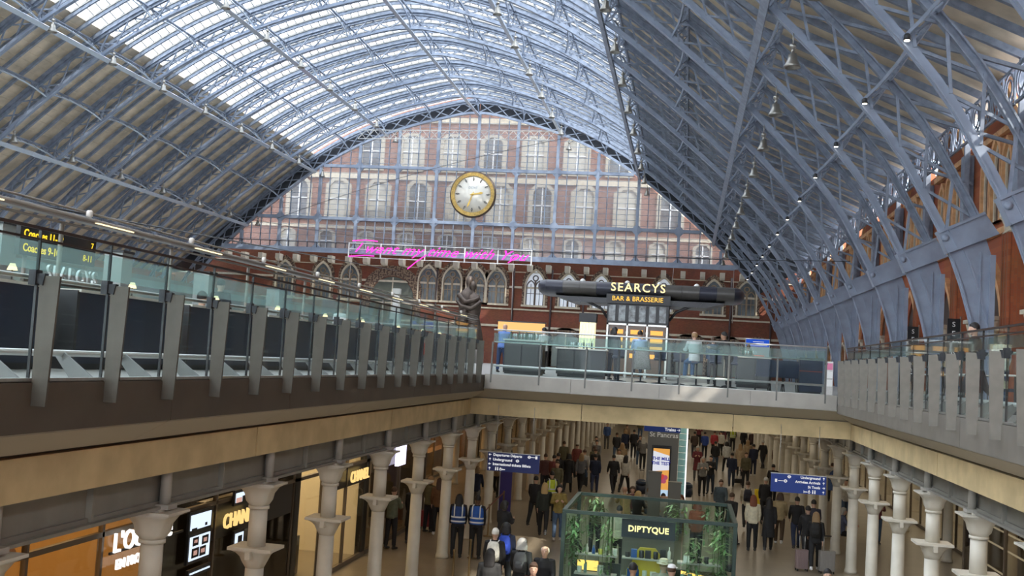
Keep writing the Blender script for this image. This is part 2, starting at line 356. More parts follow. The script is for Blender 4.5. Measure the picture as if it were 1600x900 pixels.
# covering: boarded flanks
YB0, YB1 = -30.0, GY+.6
S_G = s_of_dx(18.3)
for side, nm, lb in ((-1, 'ceiling', 'cream boarded lower flank of the vaulted roof, left side'), (1, 'ceiling', 'boarded lower flank of the vaulted roof in shade, right side')):
    b = MB(); n = 26
    for i in range(n):
        s0, s1 = S_G+(S_E-S_G)*i/n, S_G+(S_E-S_G)*(i+1)/n
        a, c = skin_pt(s0, side, 0), skin_pt(s1, side, .06); a2, c2 = skin_pt(s0, side, .10), skin_pt(s1, side, .16)
        b.add([(p[0], y, p[1]) for y in (YB0, YB1) for p in (a, c, c2, a2)], [(0, 1, 2, 3), (4, 7, 6, 5), (0, 4, 5, 1), (1, 5, 6, 2), (2, 6, 7, 3), (3, 7, 4, 0)])
    struct(nm, b, BOARD, lb, 'roof')
# covering: ridge-and-furrow glazing
g = MB(); gut = MB(); bars = MB(); NP = 28; PIT = 7.62/4
ny = int((GY-YB0)/PIT)
SS = [S_G*i/NP for i in range(NP+1)]
line = [skin_pt(s, -1) for s in SS[::-1]]+[(RX, skin_pt(0, 1)[1])]+[skin_pt(s, 1) for s in SS[1:]]
line = [p for i, p in enumerate(line) if i == 0 or abs(p[0]-line[i-1][0]) > .02]
nrm = []
for i, p in enumerate(line):
    a, b = line[max(i-1, 0)], line[min(i+1, len(line)-1)]; dx, dz = b[0]-a[0], b[1]-a[1]; l = math.hypot(dx, dz); nrm.append((-dz/l, dx/l))
for j in range(ny):
    yv0 = GY-PIT*j; yr = yv0-PIT/2; yv1 = yv0-PIT
    for ya, oa, yb, ob in ((yv0-.14, .02, yr, .55), (yr, .55, yv1+.14, .02)):
        vs = [(p[0]+n_[0]*o_, y_, p[1]+n_[1]*o_) for p, n_ in zip(line, nrm) for y_, o_ in ((ya, oa), (yb, ob))]
        g.add(vs, [(2*i, 2*i+1, 2*i+3, 2*i+2) for i in range(len(line)-1)])
        if j < 46:
            for i in range(1, len(line)-1, 1):
                p, n_ = line[i], nrm[i]; bars.bar((p[0]+n_[0]*oa, ya, p[1]+n_[1]*oa), (p[0]+n_[0]*ob, yb, p[1]+n_[1]*ob), .09, .07, (n_[0], 0, n_[1]))
    sweep(gut, line, -.10, yv1-.15, yv1+.15, .14); sweep(gut, line, .50, yr-.05, yr+.05, .09)
rg = struct('ceiling', g, ROOFG, 'ridge-and-furrow glazing over the middle of the vaulted roof, bright with sky', 'roof glazing')
gut.build('gutter', mat('roof_gutter', (.40, .39, .36), .6), rg); bars.build('glazing_bar', mat('glazing_bar', (.45, .45, .43), .6), rg)
# lamp-like bells hung on the ribs
bl = MB().lathe([(.02, .75), (.10, .72), (.10, .62), (.05, .60), (.05, .45), (.13, .42), (.15, .25), (.24, .08), (.26, 0), (.20, .02), (.10, .2)], n=12)
bellm = mat('bell_metal', (.35, .34, .31), .3, metal=.8)
bell0 = bl.build('bell_lamp', bellm); first = True
rod = MB().tube([(0, 0, .7), (0, 0, 1.1)], .02, 6).build('stem', bellm, bell0)
for dx, where in ((28.2, 'low on the right slope'), (19.6, 'right of the roof glass'), (10.6, 'just right of the ridge'), (-9.6, 'left of the ridge'), (-18.2, 'by the shining tie'), (-25.6, 'low on the left slope')):
    for i, y in enumerate(RIBY[:12]):
        o = bell0 if first else copy_tree(bell0); first = False
        sgn = 1 if dx > 0 else -1; (x, z), n_ = prof(s_of_dx(abs(dx))); o.location = (RX+sgn*(x-.1), y-.12, z-1.08)
        o.scale = (1.25, 1.25, 1.25); o.location.z -= .2
        tag(o, 'bell lamp under a rib '+where+', '+ORD[i]+' from the end screen', 'lamp', 'bell lamps under the ribs')
sp0 = None
for i, y in enumerate(RIBY[:12]):
    (x, z), n_ = prof(s_of_dx(30.6))
    if sp0 is None:
        sp0 = MB().lathe([(.05, .22), (.09, .18), (.11, 0), (.08, .01)], n=10).build('spotlight', DARKM); MB().lathe([(.085, .012), (.085, -.012)], n=10).build('lens', emis('spot_lens', (1, .9, .75), 9), sp0)
        o = sp0
    else: o = copy_tree(sp0)
    o.location = (RX+x+.15, y-.35, z-.1)
    tag(o, 'small lit spotlight on the lowest right purlin, '+ORD[i]+' from the end screen', 'spotlight', 'spotlights on the right purlin')
# ================================================================== END SCREEN
TR = [12.1, 15.7, 21.85]
def zl(x): return z_of(min(abs(x-RX), 35))-.05
scr = MB()
MX = [RX+.15+4.62*k for k in range(-6, 7)]
scr.box(RX-29.8, RX+29.8, GY-.35, GY+.35, 11.75, 12.2)
scr.box(RX-29.4, RX+29.4, GY-.42, GY-.34, 11.62, 11.78)
for z in TR[1:]:
    w = max(d/10 for d in range(0, 350) if z_of(d/10) > z)
    scr.box(RX-w, RX+w, GY-.18, GY+.18, z-.17, z+.17)
for x in MX: scr.box(x-.16, x+.16, GY-.2, GY+.2, 12.1, zl(x))
gs = struct('window_1', scr, PAINT, 'great arched glazed end screen of the train shed above the brick front', 'window')
br_ = MB()
for x in MX:
    for z in TR:
        if z < zl(x)-1:
            for sg in (-1, 1):
                if z > 12.5: br_.prism([(x+sg*.15, z-.17), (x+sg*.55, z-.17), (x+sg*.15, z-.57)], 'Y', GY-.1, GY+.1)
                br_.prism([(x+sg*.15, z+.15), (x+sg*.5, z+.15), (x+sg*.15, z+.5)], 'Y', GY-.1, GY+.1)
br_.build('corner_bracket', PAINT, gs)
gb = MB(); x = MX[0]-4.62
while x < MX[-1]+4.7:
    for k in range(1, 4):
        xx = x+4.62*k/4
        if abs(xx-RX) < 29: gb.box(xx-.045, xx+.045, GY-.08, GY+.08, 12.9, zl(xx)-.1)
    x += 4.62
z = 13.0
while z < 28.2:
    w = max([d/5 for d in range(0, 175) if z_of(d/5) > z+.1] or [0])
    if w > .5: gb.box(RX-w, RX+w, GY-.03, GY+.03, z-.018, z+.018)
    z += .62
gb.build('glazing_bar', mat('glazing_bar_blue', (.2, .25, .33), .5), gs)
rl = MB(); rl.box(RX-29, RX+29, GY-.3, GY-.26, 12.75, 12.85)
x = RX-28.5
while x < RX+28.6: rl.box(x-.05, x+.05, GY-.3, GY-.24, 12.2, 12.8); x += 1.15
rl.build('sill_rail', mat('sill_rail', (.04, .05, .07), .5), gs)
gp = MB(); n = 60; pp = [(RX-29.5+59*i/n, zl(RX-29.5+59*i/n)) for i in range(n+1)]
gp.prism([(RX-29.5, 12.15)]+pp+[(RX+29.5, 12.15)], 'Y', GY+.04, GY+.05)
gp.build('pane', GLASSG, gs)
# dark boarding behind the last rib, above the glazing and outside it
db = MB(); N = 50
for side in (-1, 1):
    for i in range(N):
        s0, s1 = S_E*i/N, S_E*(i+1)/N
        a, b = arc_pt(s0, 0.05, side), arc_pt(s1, .05, side); c, d = skin_pt(s0, side, .1), skin_pt(s1, side, .1)
        db.add([(p[0], y, p[1]) for y in (GY+.45, GY+.55) for p in (a, b, d, c)], [(0, 1, 2, 3), (4, 7, 6, 5), (0, 4, 5, 1), (3, 2, 6, 7)])
struct('wall_gable_boarding', db, mat('end_boarding', (.035, .04, .05), .7), 'dark boarding behind the lattice of the end rib', 'wall')
# clock
ck = empty('station_clock', (RX, GY-.55, 18.95), 'large round station clock with gilt rim hung on the glazed end screen', 'clock')
MB().lathe([(2.1, .35), (2.62, .3), (2.68, .1), (2.62, -.05), (2.5, -.1), (2.1, -.05)], n=48, ax='Y').build('case', mat('clock_case', (.06, .035, .02), .4), ck)
rim = MB(); N = 48
rim.ring([(2.5*math.cos(2*PI*k/N), 2.5*math.sin(2*PI*k/N)) for k in range(N)], [(2.1*math.cos(2*PI*k/N), 2.1*math.sin(2*PI*k/N)) for k in range(N)], 'Y', -.16, -.04)
rim.build('rim', mat('clock_gilt', (.62, .42, .12), .4, metal=.35, col2=(.35, .22, .06), nscale=9), ck)
MB().lathe([(2.12, .0), (2.12, -.06)], n=48, ax='Y').build('dial', mat('dial', (.80, .77, .68), .5), ck)
for k in range(12):
    a = PI/2-k*PI/6; c, s_ = math.cos(a), math.sin(a); q = [(c*r-s_*t, s_*r+c*t) for r, t in ((1.5, 0), (1.75, .11), (2.02, 0), (1.75, -.11))]; qi = [(c*r-s_*t, s_*r+c*t) for r, t in ((1.63, 0), (1.75, .045), (1.9, 0), (1.75, -.045))]
    MB().ring(q, qi, 'Y', -.085, -.06).build('hour_mark', mat('dial_black', (.03, .03, .04), .5), ck)
tk = MB()
for k in range(60):
    a = k*PI/30; tk.bar((math.cos(a)*2.03, -.065, math.sin(a)*2.03), (math.cos(a)*2.09, -.065, math.sin(a)*2.09), .02, .01, (0, 1, 0))
tk.build('minute_track', mat('dial_black'), ck)
def hand(ang, L, w):
    c, s_ = math.sin(ang), math.cos(ang); q = [(c*r+s_*t, s_*r-c*t) for r, t in ((-.3, w*.6), (-.3, -w*.6), (L*.55, -w), (L*.8, -w*1.6), (L, 0), (L*.8, w*1.6), (L*.55, w))]
    return MB().prism(q, 'Y', -.14, -.10)
hand(math.radians(80), 1.25, .09).build('hour_hand', GOLDM, ck); hand(math.radians(200), 1.65, .07).build('minute_hand', GOLDM, ck)
MB().lathe([(.14, -.09), (.14, -.17), (.04, -.2)], n=12, ax='Y').build('hub', GOLDM, ck)
text('maker_name', 'DENT', .36, mat('dial_grey', (.35, .42, .48), .5), ck, (0, -.07, .75), ext=.004, spacing=1.2)
# neon lettering on a pale rail
PINK = emis('pink_neon', (1.0, .05, .55), 2.4)
ns = empty('neon_sign', (RX, GY-1.0, 12.0), 'bright pink neon sentence fixed on a pale rail under the glazed end screen', 'neon sign')
t0 = text('neon_lettering', 'I want my time with You', 2.0, PINK, ns, (-3.4, -.08, .15), font_shear=.6, bold=-.005, ext=.03, spacing=1.06)
t0.rotation_euler = (0, math.radians(.5), 0); t0.scale = (.93, 1, .78)
sw = MB(); sw.tube([(-4.8, -.1, -.2), (-6.0, -.1, -1.1), (-6.9, -.1, -1.9)], .06, 6); sw.tube([(5.5, -.1, 0), (4.6, -.1, -.7)], .06, 6); sw.tube([(-13.6, -.1, 1.05), (-12, -.1, 1.2), (-10.6, -.1, 1.1)], .06, 6); sw.tube([(-13.9, -.1, -.75), (-12, -.1, -.55), (-10.9, -.1, -.6)], .06, 6)
sw.build('neon_flourish', PINK, ns)
rr = MB()
for z in (-.85, .75, .1): rr.box(-14.0, 7.2, -.03, .03, z, z+.07)
for x in (-14.0, -10.2, -5.0, -.4, 3.4, 7.2): rr.box(x-.06, x+.06, -.05, .05, -.9, .85)
rr.build('support_rail', WHITE, ns)
for x in (-14, -5, 3.4): MB().bar((x, 0, 0), (x, .8, 0), .05).build('bracket', WHITE, ns)
# ================================================================== HOTEL BRICK FRONT
def arch_poly(x, z0, w, h, n=8, pointed=True):
    """outline of an arched opening: base centre x, sill z0, width w, full height h"""
    r = w/2; zs = z0+h-(w*.85 if pointed else r); L = [(x-r, z0), (x+r, z0), (x+r, zs)]
    top = []
    for k in range(1, n+1):
        t = k/n
        if pointed:
            a = math.radians(60)*t; top.append((x-r+w*math.cos(a), zs+w*.98*math.sin(a)))
        else:
            a = PI/2*t; top.append((x+r*math.cos(a), zs+r*math.sin(a)))
    L += top; L += [(2*x-p[0], p[1]) for p in top[::-1][1:]]; L.append((x-r, zs)); return L
def scale_poly(P, cx, cz, f, g=None):
    g = g or f; return [(cx+(a-cx)*f, cz+(b-cz)*g) for a, b in P]
VOU = mat('voussoir', (.24, .17, .11), .8, col2=(.07, .04, .03), nscale=5, mixpos=(.48, .52))
PANEL = mat('window_light', (.72, .76, .80), .3, emit=(.8, .88, 1), estr=.35)
PANED = mat('window_blue_grey', (.05, .06, .065), .3, col2=(.16, .18, .19), nscale=.6)
WN = [2]
def gothic_window(x, z0, w, h, y, lit=False, label='', sash=False, ax='Y', flip=-1):
    """recessed double-lancet window with stone surround, banded arch, two lights"""
    o = empty('window_%d' % WN[0]); WN[0] += 1; tag(o, label, 'window', None, 'structure')
    P = arch_poly(x, z0, w, h); cx, cz = x, z0+h*.45; d = flip
    A = lambda t: y+d*t
    MB().ring(scale_poly(P, cx, z0, 1.42, 1.20), scale_poly(P, cx, z0, 1.14, 1.06), ax, A(.16), A(-.1)).build('arch_band', VOU, o)
    MB().ring(scale_poly(P, cx, z0, 1.15, 1.07), P, ax, A(.26), A(-.1)).build('stone_surround', STONE, o)
    m = MB()
    def bx(a, b, c, e, t0, t1):
        return m.box(a, b, min(A(t0), A(t1)), max(A(t0), A(t1)), c, e) if ax == 'Y' else m.box(min(A(t0), A(t1)), max(A(t0), A(t1)), a, b, c, e)
    bx(x-.10, x+.10, z0, z0+h*.72, 0, .2)
    for sg in (-1, 1):
        c = x+sg*w*.24; a1 = arch_poly(c, z0, w*.40, h*.70, 5); m.ring(scale_poly(a1, c, z0, 1.2, 1.05), a1, ax, A(.15), A(-.05))
        bx(c-.03, c+.03, z0, z0+h*.62, .02, .08); bx(c-w*.2, c+w*.2, z0+h*.33, z0+h*.33+.06, .02, .08)
    n = 12; rr_ = w*.17; zc = z0+h*.79
    m.ring([(x+rr_*math.cos(2*PI*k/n), zc+rr_*math.sin(2*PI*k/n)) for k in range(n)], [(x+rr_*.65*math.cos(2*PI*k/n), zc+rr_*.65*math.sin(2*PI*k/n)) for k in range(n)], ax, A(.15), A(-.05))
    m.build('tracery', mat('tracery_stone', (.26, .19, .12), .8, noise=.15, nscale=4) if not lit else mat('frame_dark', (.10, .07, .05), .6), o)
    MB().prism(P, ax, A(-.02), A(.01)).build('pane', PANEL if lit else PANED, o)
    s = MB()
    if ax == 'Y': s.box(x-w*.72, x+w*.72, min(A(0), A(.35)), max(A(0), A(.35)), z0-.22, z0)
    else: s.box(min(A(0), A(.35)), max(A(0), A(.35)), x-w*.72, x+w*.72, z0-.22, z0)
    s.build('sill', STONE, o)
    return o
FY = GY+2.3
wf = MB().box(-62, 13.5, FY, FY+.5, 0, 12.3)
struct('wall_far', wf, BRICK, 'red brick Gothic hotel front closing the far end of the shed', 'wall')
tr = MB(); tr.box(-62, 13, FY-.12, FY, 10.55, 10.66)
tr.box(-62, 13, FY-.12, FY, 8.75, 8.98); tr.box(-62, 13, FY-.12, FY, 6.25, 6.42); tr.box(-62, 13, FY-.2, FY, 4.25, 4.5)
struct('trim_1', tr, STONE, 'pale stone string courses across the far brick front', 'trim')
c0 = None
for k in range(30):
    x = -54.6+k*2.15
    if c0 is None: o = c0 = MB().prism([(-.0, 10.9), (-.32, 10.9), (-.32, 10.35), (0, 10.12), (.88, 10.12), (.88, 10.9)], 'X', -.27, .27).build('stone_corbel', mat('corbel', (.68, .62, .50), .7)); 
    else: o = c0.copy(); C.objects.link(o)
    o.location = (x, FY-.9, .55)
    tag(o, 'small pale stone corbel under the end screen, one of a long row', 'corbel', 'corbels under the end screen')
for k, (x, z0, w, h, lit) in enumerate([(-47.5, 6.6, 2.0, 4.0, 0), (-42.8, 6.6, 2.0, 4.0, 0), (-39.4, 6.6, 2.0, 4.0, 0), (-30.0, 6.9, 2.1, 3.9, 0), (-27.1, 6.9, 2.1, 3.9, 0), (-24.3, 6.9, 2.1, 3.9, 0), (-21.9, 6.9, 2.1, 3.9, 0), (-17.4, 6.9, 2.1, 3.9, 1), (-13.6, 6.9, 2.0, 3.7, 1), (-9.9, 6.9, 2.0, 3.7, 1), (-2.9, 6.9, 2.0, 3.7, 1), (2.6, 6.9, 2.0, 3.7, 0), (6.2, 6.9, 2.0, 3.7, 0)]):
    gothic_window(x, z0, w, h, FY, lit, 'pointed double-lancet window with stone surround in the far brick front, %s from the left%s' % (ORD[k], ', bright panes' if lit else ''))
def low_arch(x, w, h, k):
    o = empty('window_%d' % WN[0]); WN[0] += 1; tag(o, 'round-headed ground floor arch in the far brick front, %s from the left' % ORD[k], 'window', None, 'structure')
    P = arch_poly(x, .1, w, h, pointed=False); MB().ring(scale_poly(P, x, .1, 1.35, 1.14), scale_poly(P, x, .1, 1.02, 1.01), 'Y', FY-.2, FY+.1).build('arch_band', VOU, o)
    MB().prism(P, 'Y', FY-.05, FY-.01).build('pane', mat('arch_glass', (.10, .11, .09), .2), o)
    m = MB(); m.box(x-.06, x+.06, FY-.1, FY, .1, h); m.box(x-w/2, x+w/2, FY-.1, FY, h-w/2, h-w/2+.1); m.build('mullion', STONE, o)
for k, (x, w, h) in enumerate([(-34.2, 5.2, 9.3), (-17.0, 2.8, 3.9), (-13.6, 3.0, 3.9), (-3.2, 2.9, 4.0), (.3, 3.0, 4.0), (4.1, 3.0, 4.0), (7.6, 2.4, 4.0)]): low_arch(x, w, h, k)
for k, x in enumerate((-28.9, -19.9, -15.5, -11.8, 4.5, 8.9)):
    p = MB().tube([(x, FY-.2, 0), (x, FY-.2, 11)], .11, 8).build('rainwater_pipe', mat('pipe', (.05, .03, .03), .5))
    tag(p, 'dark vertical rainwater pipe on the far brick front, %s from the left' % ORD[k], 'pipe', 'rainwater pipes')
# taller hotel wall seen through the end screen
HY = 127.0
struct('wall_hotel_tower', MB().box(-62, 13.5, HY, HY+.6, 0, 40), mat('hotel_brick_up', (.22, .105, .075), .85, noise=.25, nscale=1.3, bump=.3), 'sunlit upper brick wall of the hotel seen through the end screen', 'wall')
tr = MB(); tr.box(-62, 13, HY-.3, HY, 22.2, 22.9); tr.box(-62, 13, HY-.25, HY, 29.5, 30.2); tr.box(-62, 13, HY-.2, HY, 15.8, 16.2)
struct('trim_2', tr, STONE, 'stone bands on the hotel wall behind the end screen', 'trim')
CRM = mat('blind_cream', (.45, .43, .36), .6)
k = 0
for row, (z0, h, w) in enumerate(((12.8, 2.6, 1.6), (17.2, 4.6, 2.3), (23.6, 4.2, 2.3))):
    for j in range(11):
        x = RX-26+5.2*j+(1.2 if row == 1 else 0)
        if abs(x-RX) > 28 or (row == 2 and abs(x-RX) > 19): continue
        o = empty('window_%d' % WN[0]); WN[0] += 1
        tag(o, 'stone-framed hotel window behind the end screen, %s row up, %s from its left' % (['lowest', 'middle', 'top'][row], ORD[k % 16]), 'window', None, 'structure'); k += 1
        P = [(x-w/2, z0), (x+w/2, z0), (x+w/2, z0+h*.85), (x+w/4, z0+h), (x-w/4, z0+h), (x-w/2, z0+h*.85)]
        MB().ring(scale_poly(P, x, z0+h/2, 1.45, 1.15), P, 'Y', HY-.28, HY).build('stone_surround', mat('surround_cream', (.42, .38, .30), .75), o)
        MB().prism(P, 'Y', HY-.06, HY-.02).build('pane', CRM if (j+row) % 3 != 1 else PANED, o)
        m = MB(); m.box(x-.07, x+.07, HY-.18, HY-.06, z0, z0+h); m.box(x-w/2, x+w/2, HY-.18, HY-.06, z0+h*.5, z0+h*.5+.12); m.build('sash', WHITE, o)
    k = 0
# ================================================================== SIDE WALLS
FLZ = -5.25
WX = 12.0
struct('wall_right', MB().box(WX, WX+.5, -30, FY, FLZ, 11.0), BRICKS, 'red brick side wall behind the right-hand rib feet', 'wall')
struct('wall_left', MB().box(-62, -61.5, -30, FY, FLZ, 8.4), BRICKS, 'red brick side wall far behind the left deck', 'wall')
rg2 = MB().box(-62, WX+.5, -31, -30.9, 0, 34)
rw = struct('wall_rear', rg2, glass_mat('rear_glazing', (.75, .77, .78), .08, rough=.2, milk=.55), 'glazed end screen of the shed behind the viewer', 'wall')
rb = MB()
for k in range(17): rb.box(-62+4.6*k, -61.7+4.6*k, -30.9, -30.6, 0, 34)
for z in (5, 12, 19, 26): rb.box(-62, WX, -30.9, -30.7, z, z+.3)
rb.box(-62, WX, -31, -30.6, FLZ, 0); rb.build('mullion', PAINTD, rw)
TERRA = mat('terracotta', (.62, .34, .16), .7, noise=.15, nscale=3)
pil = None
for i, y in enumerate(RIBY[:12]):
    if pil is None:
        p = MB(); p.box(-.55, 0, -.75, .15, 0, 6.2); p.box(-.62, 0, -.85, .25, 0, .5)
        for k in range(3): p.tube([(-.6, -.62+.32*k, .5), (-.6, -.62+.32*k, 6.2)], .10, 8)
        o = pil = p.build('brick_pilaster', BRICKS)
        c = MB(); c.box(-.72, 0, -.95, .35, 6.85, 7.05); c.rings([[(-.55-a, -.75-a, z), (0, -.75-a, z), (0, .15+a, z), (-.55-a, .15+a, z)] for a, z in ((.02, 6.2), (.08, 6.25), (.02, 6.35), (.05, 6.6), (.15, 6.85))], smooth=False); c.build('stone_capital', STONE, pil)
        d = MB(); d.box(-.4, 0, -.6, 0, 7.05, 10.6); d.build('upper_shaft', PAINTD, pil)
    else: o = copy_tree(pil)
    o.location = (WX-.02, y+.75, 0)
    tag(o, 'brick pilaster with stone capital on the right wall, %s from the end screen' % ORD[i], 'pilaster', 'pilasters of the right wall')
# upper pointed openings, gablet tops and lower arches of each bay
k = 0
for i in range(11):
    y1, y0 = RIBY[i], RIBY[i+1]; ym = (y0+y1)/2
    g_ = MB().prism([(y0+1.2, 10.9), (y1-1.2, 10.9), (ym, 13.1)], 'X', WX-.02, WX+.4); struct('wall_gablet', g_, BRICKS, 'brick gablet above bay %s of the right side wall, counted from the end screen' % ORD[i], 'wall')
    t_ = MB(); t_.bar((WX-.1, y0+1.0, 10.75), (WX-.1, ym, 13.15), .3, .16, (1, 0, 0)); t_.bar((WX-.1, y1-1.0, 10.75), (WX-.1, ym, 13.15), .3, .16, (1, 0, 0)); t_.box(WX-.2, WX, y0+.6, y1-.6, 10.5, 10.75); t_.box(WX-.15, WX, y0+.6, y1-.6, 6.55, 6.8)
    struct('trim_3', t_, TERRA, 'terracotta coping and string course of bay %s of the right wall' % ORD[i], 'trim')
    for q, (yy, w, h, z0) in enumerate(((ym-1.5, 1.05, 2.9, 7.1), (ym, 1.15, 3.3, 7.1), (ym+1.5, 1.05, 2.9, 7.1))):
        o = empty('window_%d' % WN[0]); WN[0] += 1; tag(o, 'pointed upper arch, %s of three in bay %s of the right brick wall' % (('near', 'middle', 'far')[q], ORD[i]), 'window', None, 'structure')
        P = arch_poly(yy, z0, w, h); MB().ring(scale_poly(P, yy, z0, 1.28, 1.10), P, 'X', WX-.22, WX).build('surround', TERRA, o)
        MB().ring(P, scale_poly(P, yy, z0, .72, .92), 'X', WX-.10, WX).build('inner_moulding', STONE, o)
        MB().prism(scale_poly(P, yy, z0, .74, .93), 'X', WX-.03, WX-.01).build('pane', mat('niche_dark', (.10, .05, .03), .6), o)
    o = empty('window_%d' % WN[0]); WN[0] += 1; tag(o, 'big moulded ground-level arch with stone columns in bay %s of the right wall' % ORD[i], 'window', None, 'structure')
    P = arch_poly(ym+.3, 0, 3.4, 5.3); MB().ring(scale_poly(P, ym+.3, 0, 1.14, 1.05), P, 'X', WX-.26, WX).build('surround', TERRA, o)
    MB().ring(P, scale_poly(P, ym+.3, 0, .8, .93), 'X', WX-.14, WX).build('inner_moulding', BRICKS, o)
    MB().prism(scale_poly(P, ym+.3, 0, .8, .93), 'X', WX-.05, WX-.01).build('pane', mat('niche_brown', (.05, .03, .02), .5), o)
    for sg in (-1, 1):
        cc = MB().lathe([(.2, 0), (.2, .15), (.13, .2), (.12, 2.6), (.15, 2.65), (.24, 3.0), (.26, 3.1)], (WX-.42, ym+.3+sg*1.62, 0), 12); cc.box(WX-.72, WX-.05, ym+.3+sg*1.62-.3, ym+.3+sg*1.62+.3, 3.1, 3.25); cc.build('stone_column', STONE, o)
# iron scrollwork between wall top and roof
scm = None
for i in range(14):
    if scm is None:
        m = MB()
        for a in range(5):
            yc = -.76-1.52*a
            for r, cz in ((.62, 11.62), (.36, 11.65), (.2, 11.1)):
                m.tube([(0, yc+r*math.cos(t*PI/7), cz+r*math.sin(t*PI/7)) for t in range(14)], .035, 5, closed=True)
            m.bar((0, yc-.76, 10.9), (0, yc-.76, 12.3), .07, .07)
        m.bar((0, -.1, 12.3), (0, -7.52, 12.3), .10, .10); m.bar((0, -.1, 10.95), (0, -7.52, 10.95), .10, .10)
        o = scm = m.build('scrollwork_panel', PAINTD)
    else: o = scm.copy(); C.objects.link(o)
    o.location = (WX-.6, RIBY[i], 0)
    tag(o, 'blue-grey iron scrollwork panel above the right wall, bay %s from the end screen' % ORD[i], 'scrollwork', 'scrollwork panels')
    if i < 12:
        s = MB(); (x, z) = arc_pt(s_of_dx(28.5), DEP-.1, 1); s.bar((x, RIBY[i], z), (WX-.1, RIBY[i], 12.2), .13, .12); (x2, z2) = arc_pt(s_of_dx(31.6), DEP-.05, 1); s.bar((x2, RIBY[i], z2), (WX-.1, RIBY[i], 9.3), .13, .12)
        s.bar((WX-.35, RIBY[i]+.05, 7), (WX-.35, RIBY[i]+.05, 12.8), .22, .2); tag(s.build('wall_strut', PAINTD), 'iron struts tying rib %s from the end screen to the right wall' % ORD[i], 'strut', 'wall struts')
# ================================================================== DECKS AND UNDERCROFT
DECKM = mat('deck_stone', (.33, .33, .31), .35, noise=.06, nscale=1.5)
FLOORM = bpy.data.materials.new('concourse_floor'); FLOORM.use_nodes = True
_n = FLOORM.node_tree; _b = _n.nodes['Principled BSDF']; _b.inputs['Roughness'].default_value = .28
_tc = _n.nodes.new('ShaderNodeTexCoord'); _br = _n.nodes.new('ShaderNodeTexBrick'); _br.inputs['Scale'].default_value = 1.0; _br.inputs['Color1'].default_value = (.30, .25, .18, 1); _br.inputs['Color2'].default_value = (.26, .215, .155, 1); _br.inputs['Mortar'].default_value = (.20, .17, .12, 1); _br.inputs['Mortar Size'].default_value = .006; _br.inputs['Brick Width'].default_value = .9; _br.inputs['Row Height'].default_value = .6
_n.links.new(_tc.outputs['Object'], _br.inputs['Vector']); _n.links.new(_br.outputs['Color'], _b.inputs['Base Color'])
struct('floor', MB().box(-30, WX, -20, FY, FLZ-.3, FLZ), FLOORM, 'beige stone floor of the lower concourse', 'floor')
LE, RE, BE = -5.93, 4.28, 30.75          # deck edges along the opening
struct('floor_deck_left', MB().box(-61.5, LE, -20, FY, -.42, 0), DECKM, 'upper deck left of the opening', 'floor')
struct('floor_deck_right', MB().box(RE, WX, -20, FY, -.42, 0), DECKM, 'upper deck right of the opening', 'floor')
struct('floor_deck_far', MB().box(LE, RE, BE, FY, -.42, 0), DECKM, 'upper deck beyond the opening, in front of the brick hotel front', 'floor')
UC = mat('undercroft_ceiling', (.20, .185, .155), .8)
struct('ceiling', MB().box(-30, LE-.5, -20, FY, -.9, -.44), UC, 'dim ceiling of the lower concourse on the left', 'ceiling')
struct('ceiling', MB().box(RE+.5, WX, -20, FY, -.9, -.44), UC, 'dim ceiling of the lower concourse on the right', 'ceiling')
struct('ceiling', MB().box(LE-.5, RE+.5, BE+.7, FY, -.9, -.44), UC, 'ceiling of the lower concourse beyond the opening', 'ceiling')
def edge_x(side, X, m_top, y0, y1, seam, nm):
    """grey fascia, sloping soffit and stone band along one long side of the opening"""
    f = MB(); so = MB(); gb_ = MB(); y = y0; d = -side
    while y < y1-.05:
        e = min(y+seam/2, y1)
        f.box(min(X, X-d*.06), max(X, X-d*.06), y+.006, e-.006, -.47, -.01); y = e
    y = y0; X2 = X-d*.47
    while y < y1-.05:
        e = min(y+seam/2, y1)
        so.add([(X-d*.04, y+.006, -.49), (X2, y+.006, -.74), (X2, y+.006, -.70), (X-d*.04, y+.006, -.45), (X-d*.04, e-.006, -.49), (X2, e-.006, -.74), (X2, e-.006, -.70), (X-d*.04, e-.006, -.45)], [(0, 1, 2, 3), (7, 6, 5, 4), (0, 4, 5, 1), (1, 5, 6, 2), (2, 6, 7, 3), (3, 7, 4, 0)]); y = e
    y = y0; seam2 = seam
    while y < y1-.05:
        e = min(y+seam2, y1); gb_.box(min(X2, X2-d*.12), max(X2, X2-d*.12), y+.02, e-.02, -1.21, -.775); y = e
    nm2 = nm
    struct('trim_4', f, m_top, 'metal fascia panels under the %s glass balustrade' % nm2, 'fascia'); struct('trim_5', so, mat('soffit_strip', (.42, .38, .31), .55), 'pale sloping strip beneath the %s fascia panels' % nm2, 'soffit')
    struct('trim_6', gb_, GOLD, 'golden beige stone band along the %s edge of the opening' % nm2, 'band')
edge_x(-1, LE+.08, FASCIA_SHADED, -14.4-.0, BE+.5, 7.4, 'left'); edge_x(1, RE-.08, STEELM, -14.4+.2, BE+.5, 7.0, 'right')
f = MB(); so = MB(); gb_ = MB(); YF = BE-.1
x = LE+.1
while x < RE-.15:
    e = min(x+2.55, RE-.1); f.box(x+.004, e-.004, YF, YF+.06, -.40, .02); x = e
so.add([(LE-.35, YF+.75, -.70), (RE+.35, YF+.75, -.70), (RE-.05, YF+.05, -.42), (LE+.05, YF+.05, -.42), (LE-.35, YF+.75, -.66), (RE+.35, YF+.75, -.66), (RE-.05, YF+.05, -.38), (LE+.05, YF+.05, -.38)], [(0, 1, 2, 3), (7, 6, 5, 4), (0, 4, 5, 1), (1, 5, 6, 2), (2, 6, 7, 3), (3, 7, 4, 0)])
for a, b in ((LE-.47, -3.0), (-2.98, 1.4), (1.42, RE+.47)): gb_.box(a, b, YF+.72, YF+.84, -1.21, -.72)
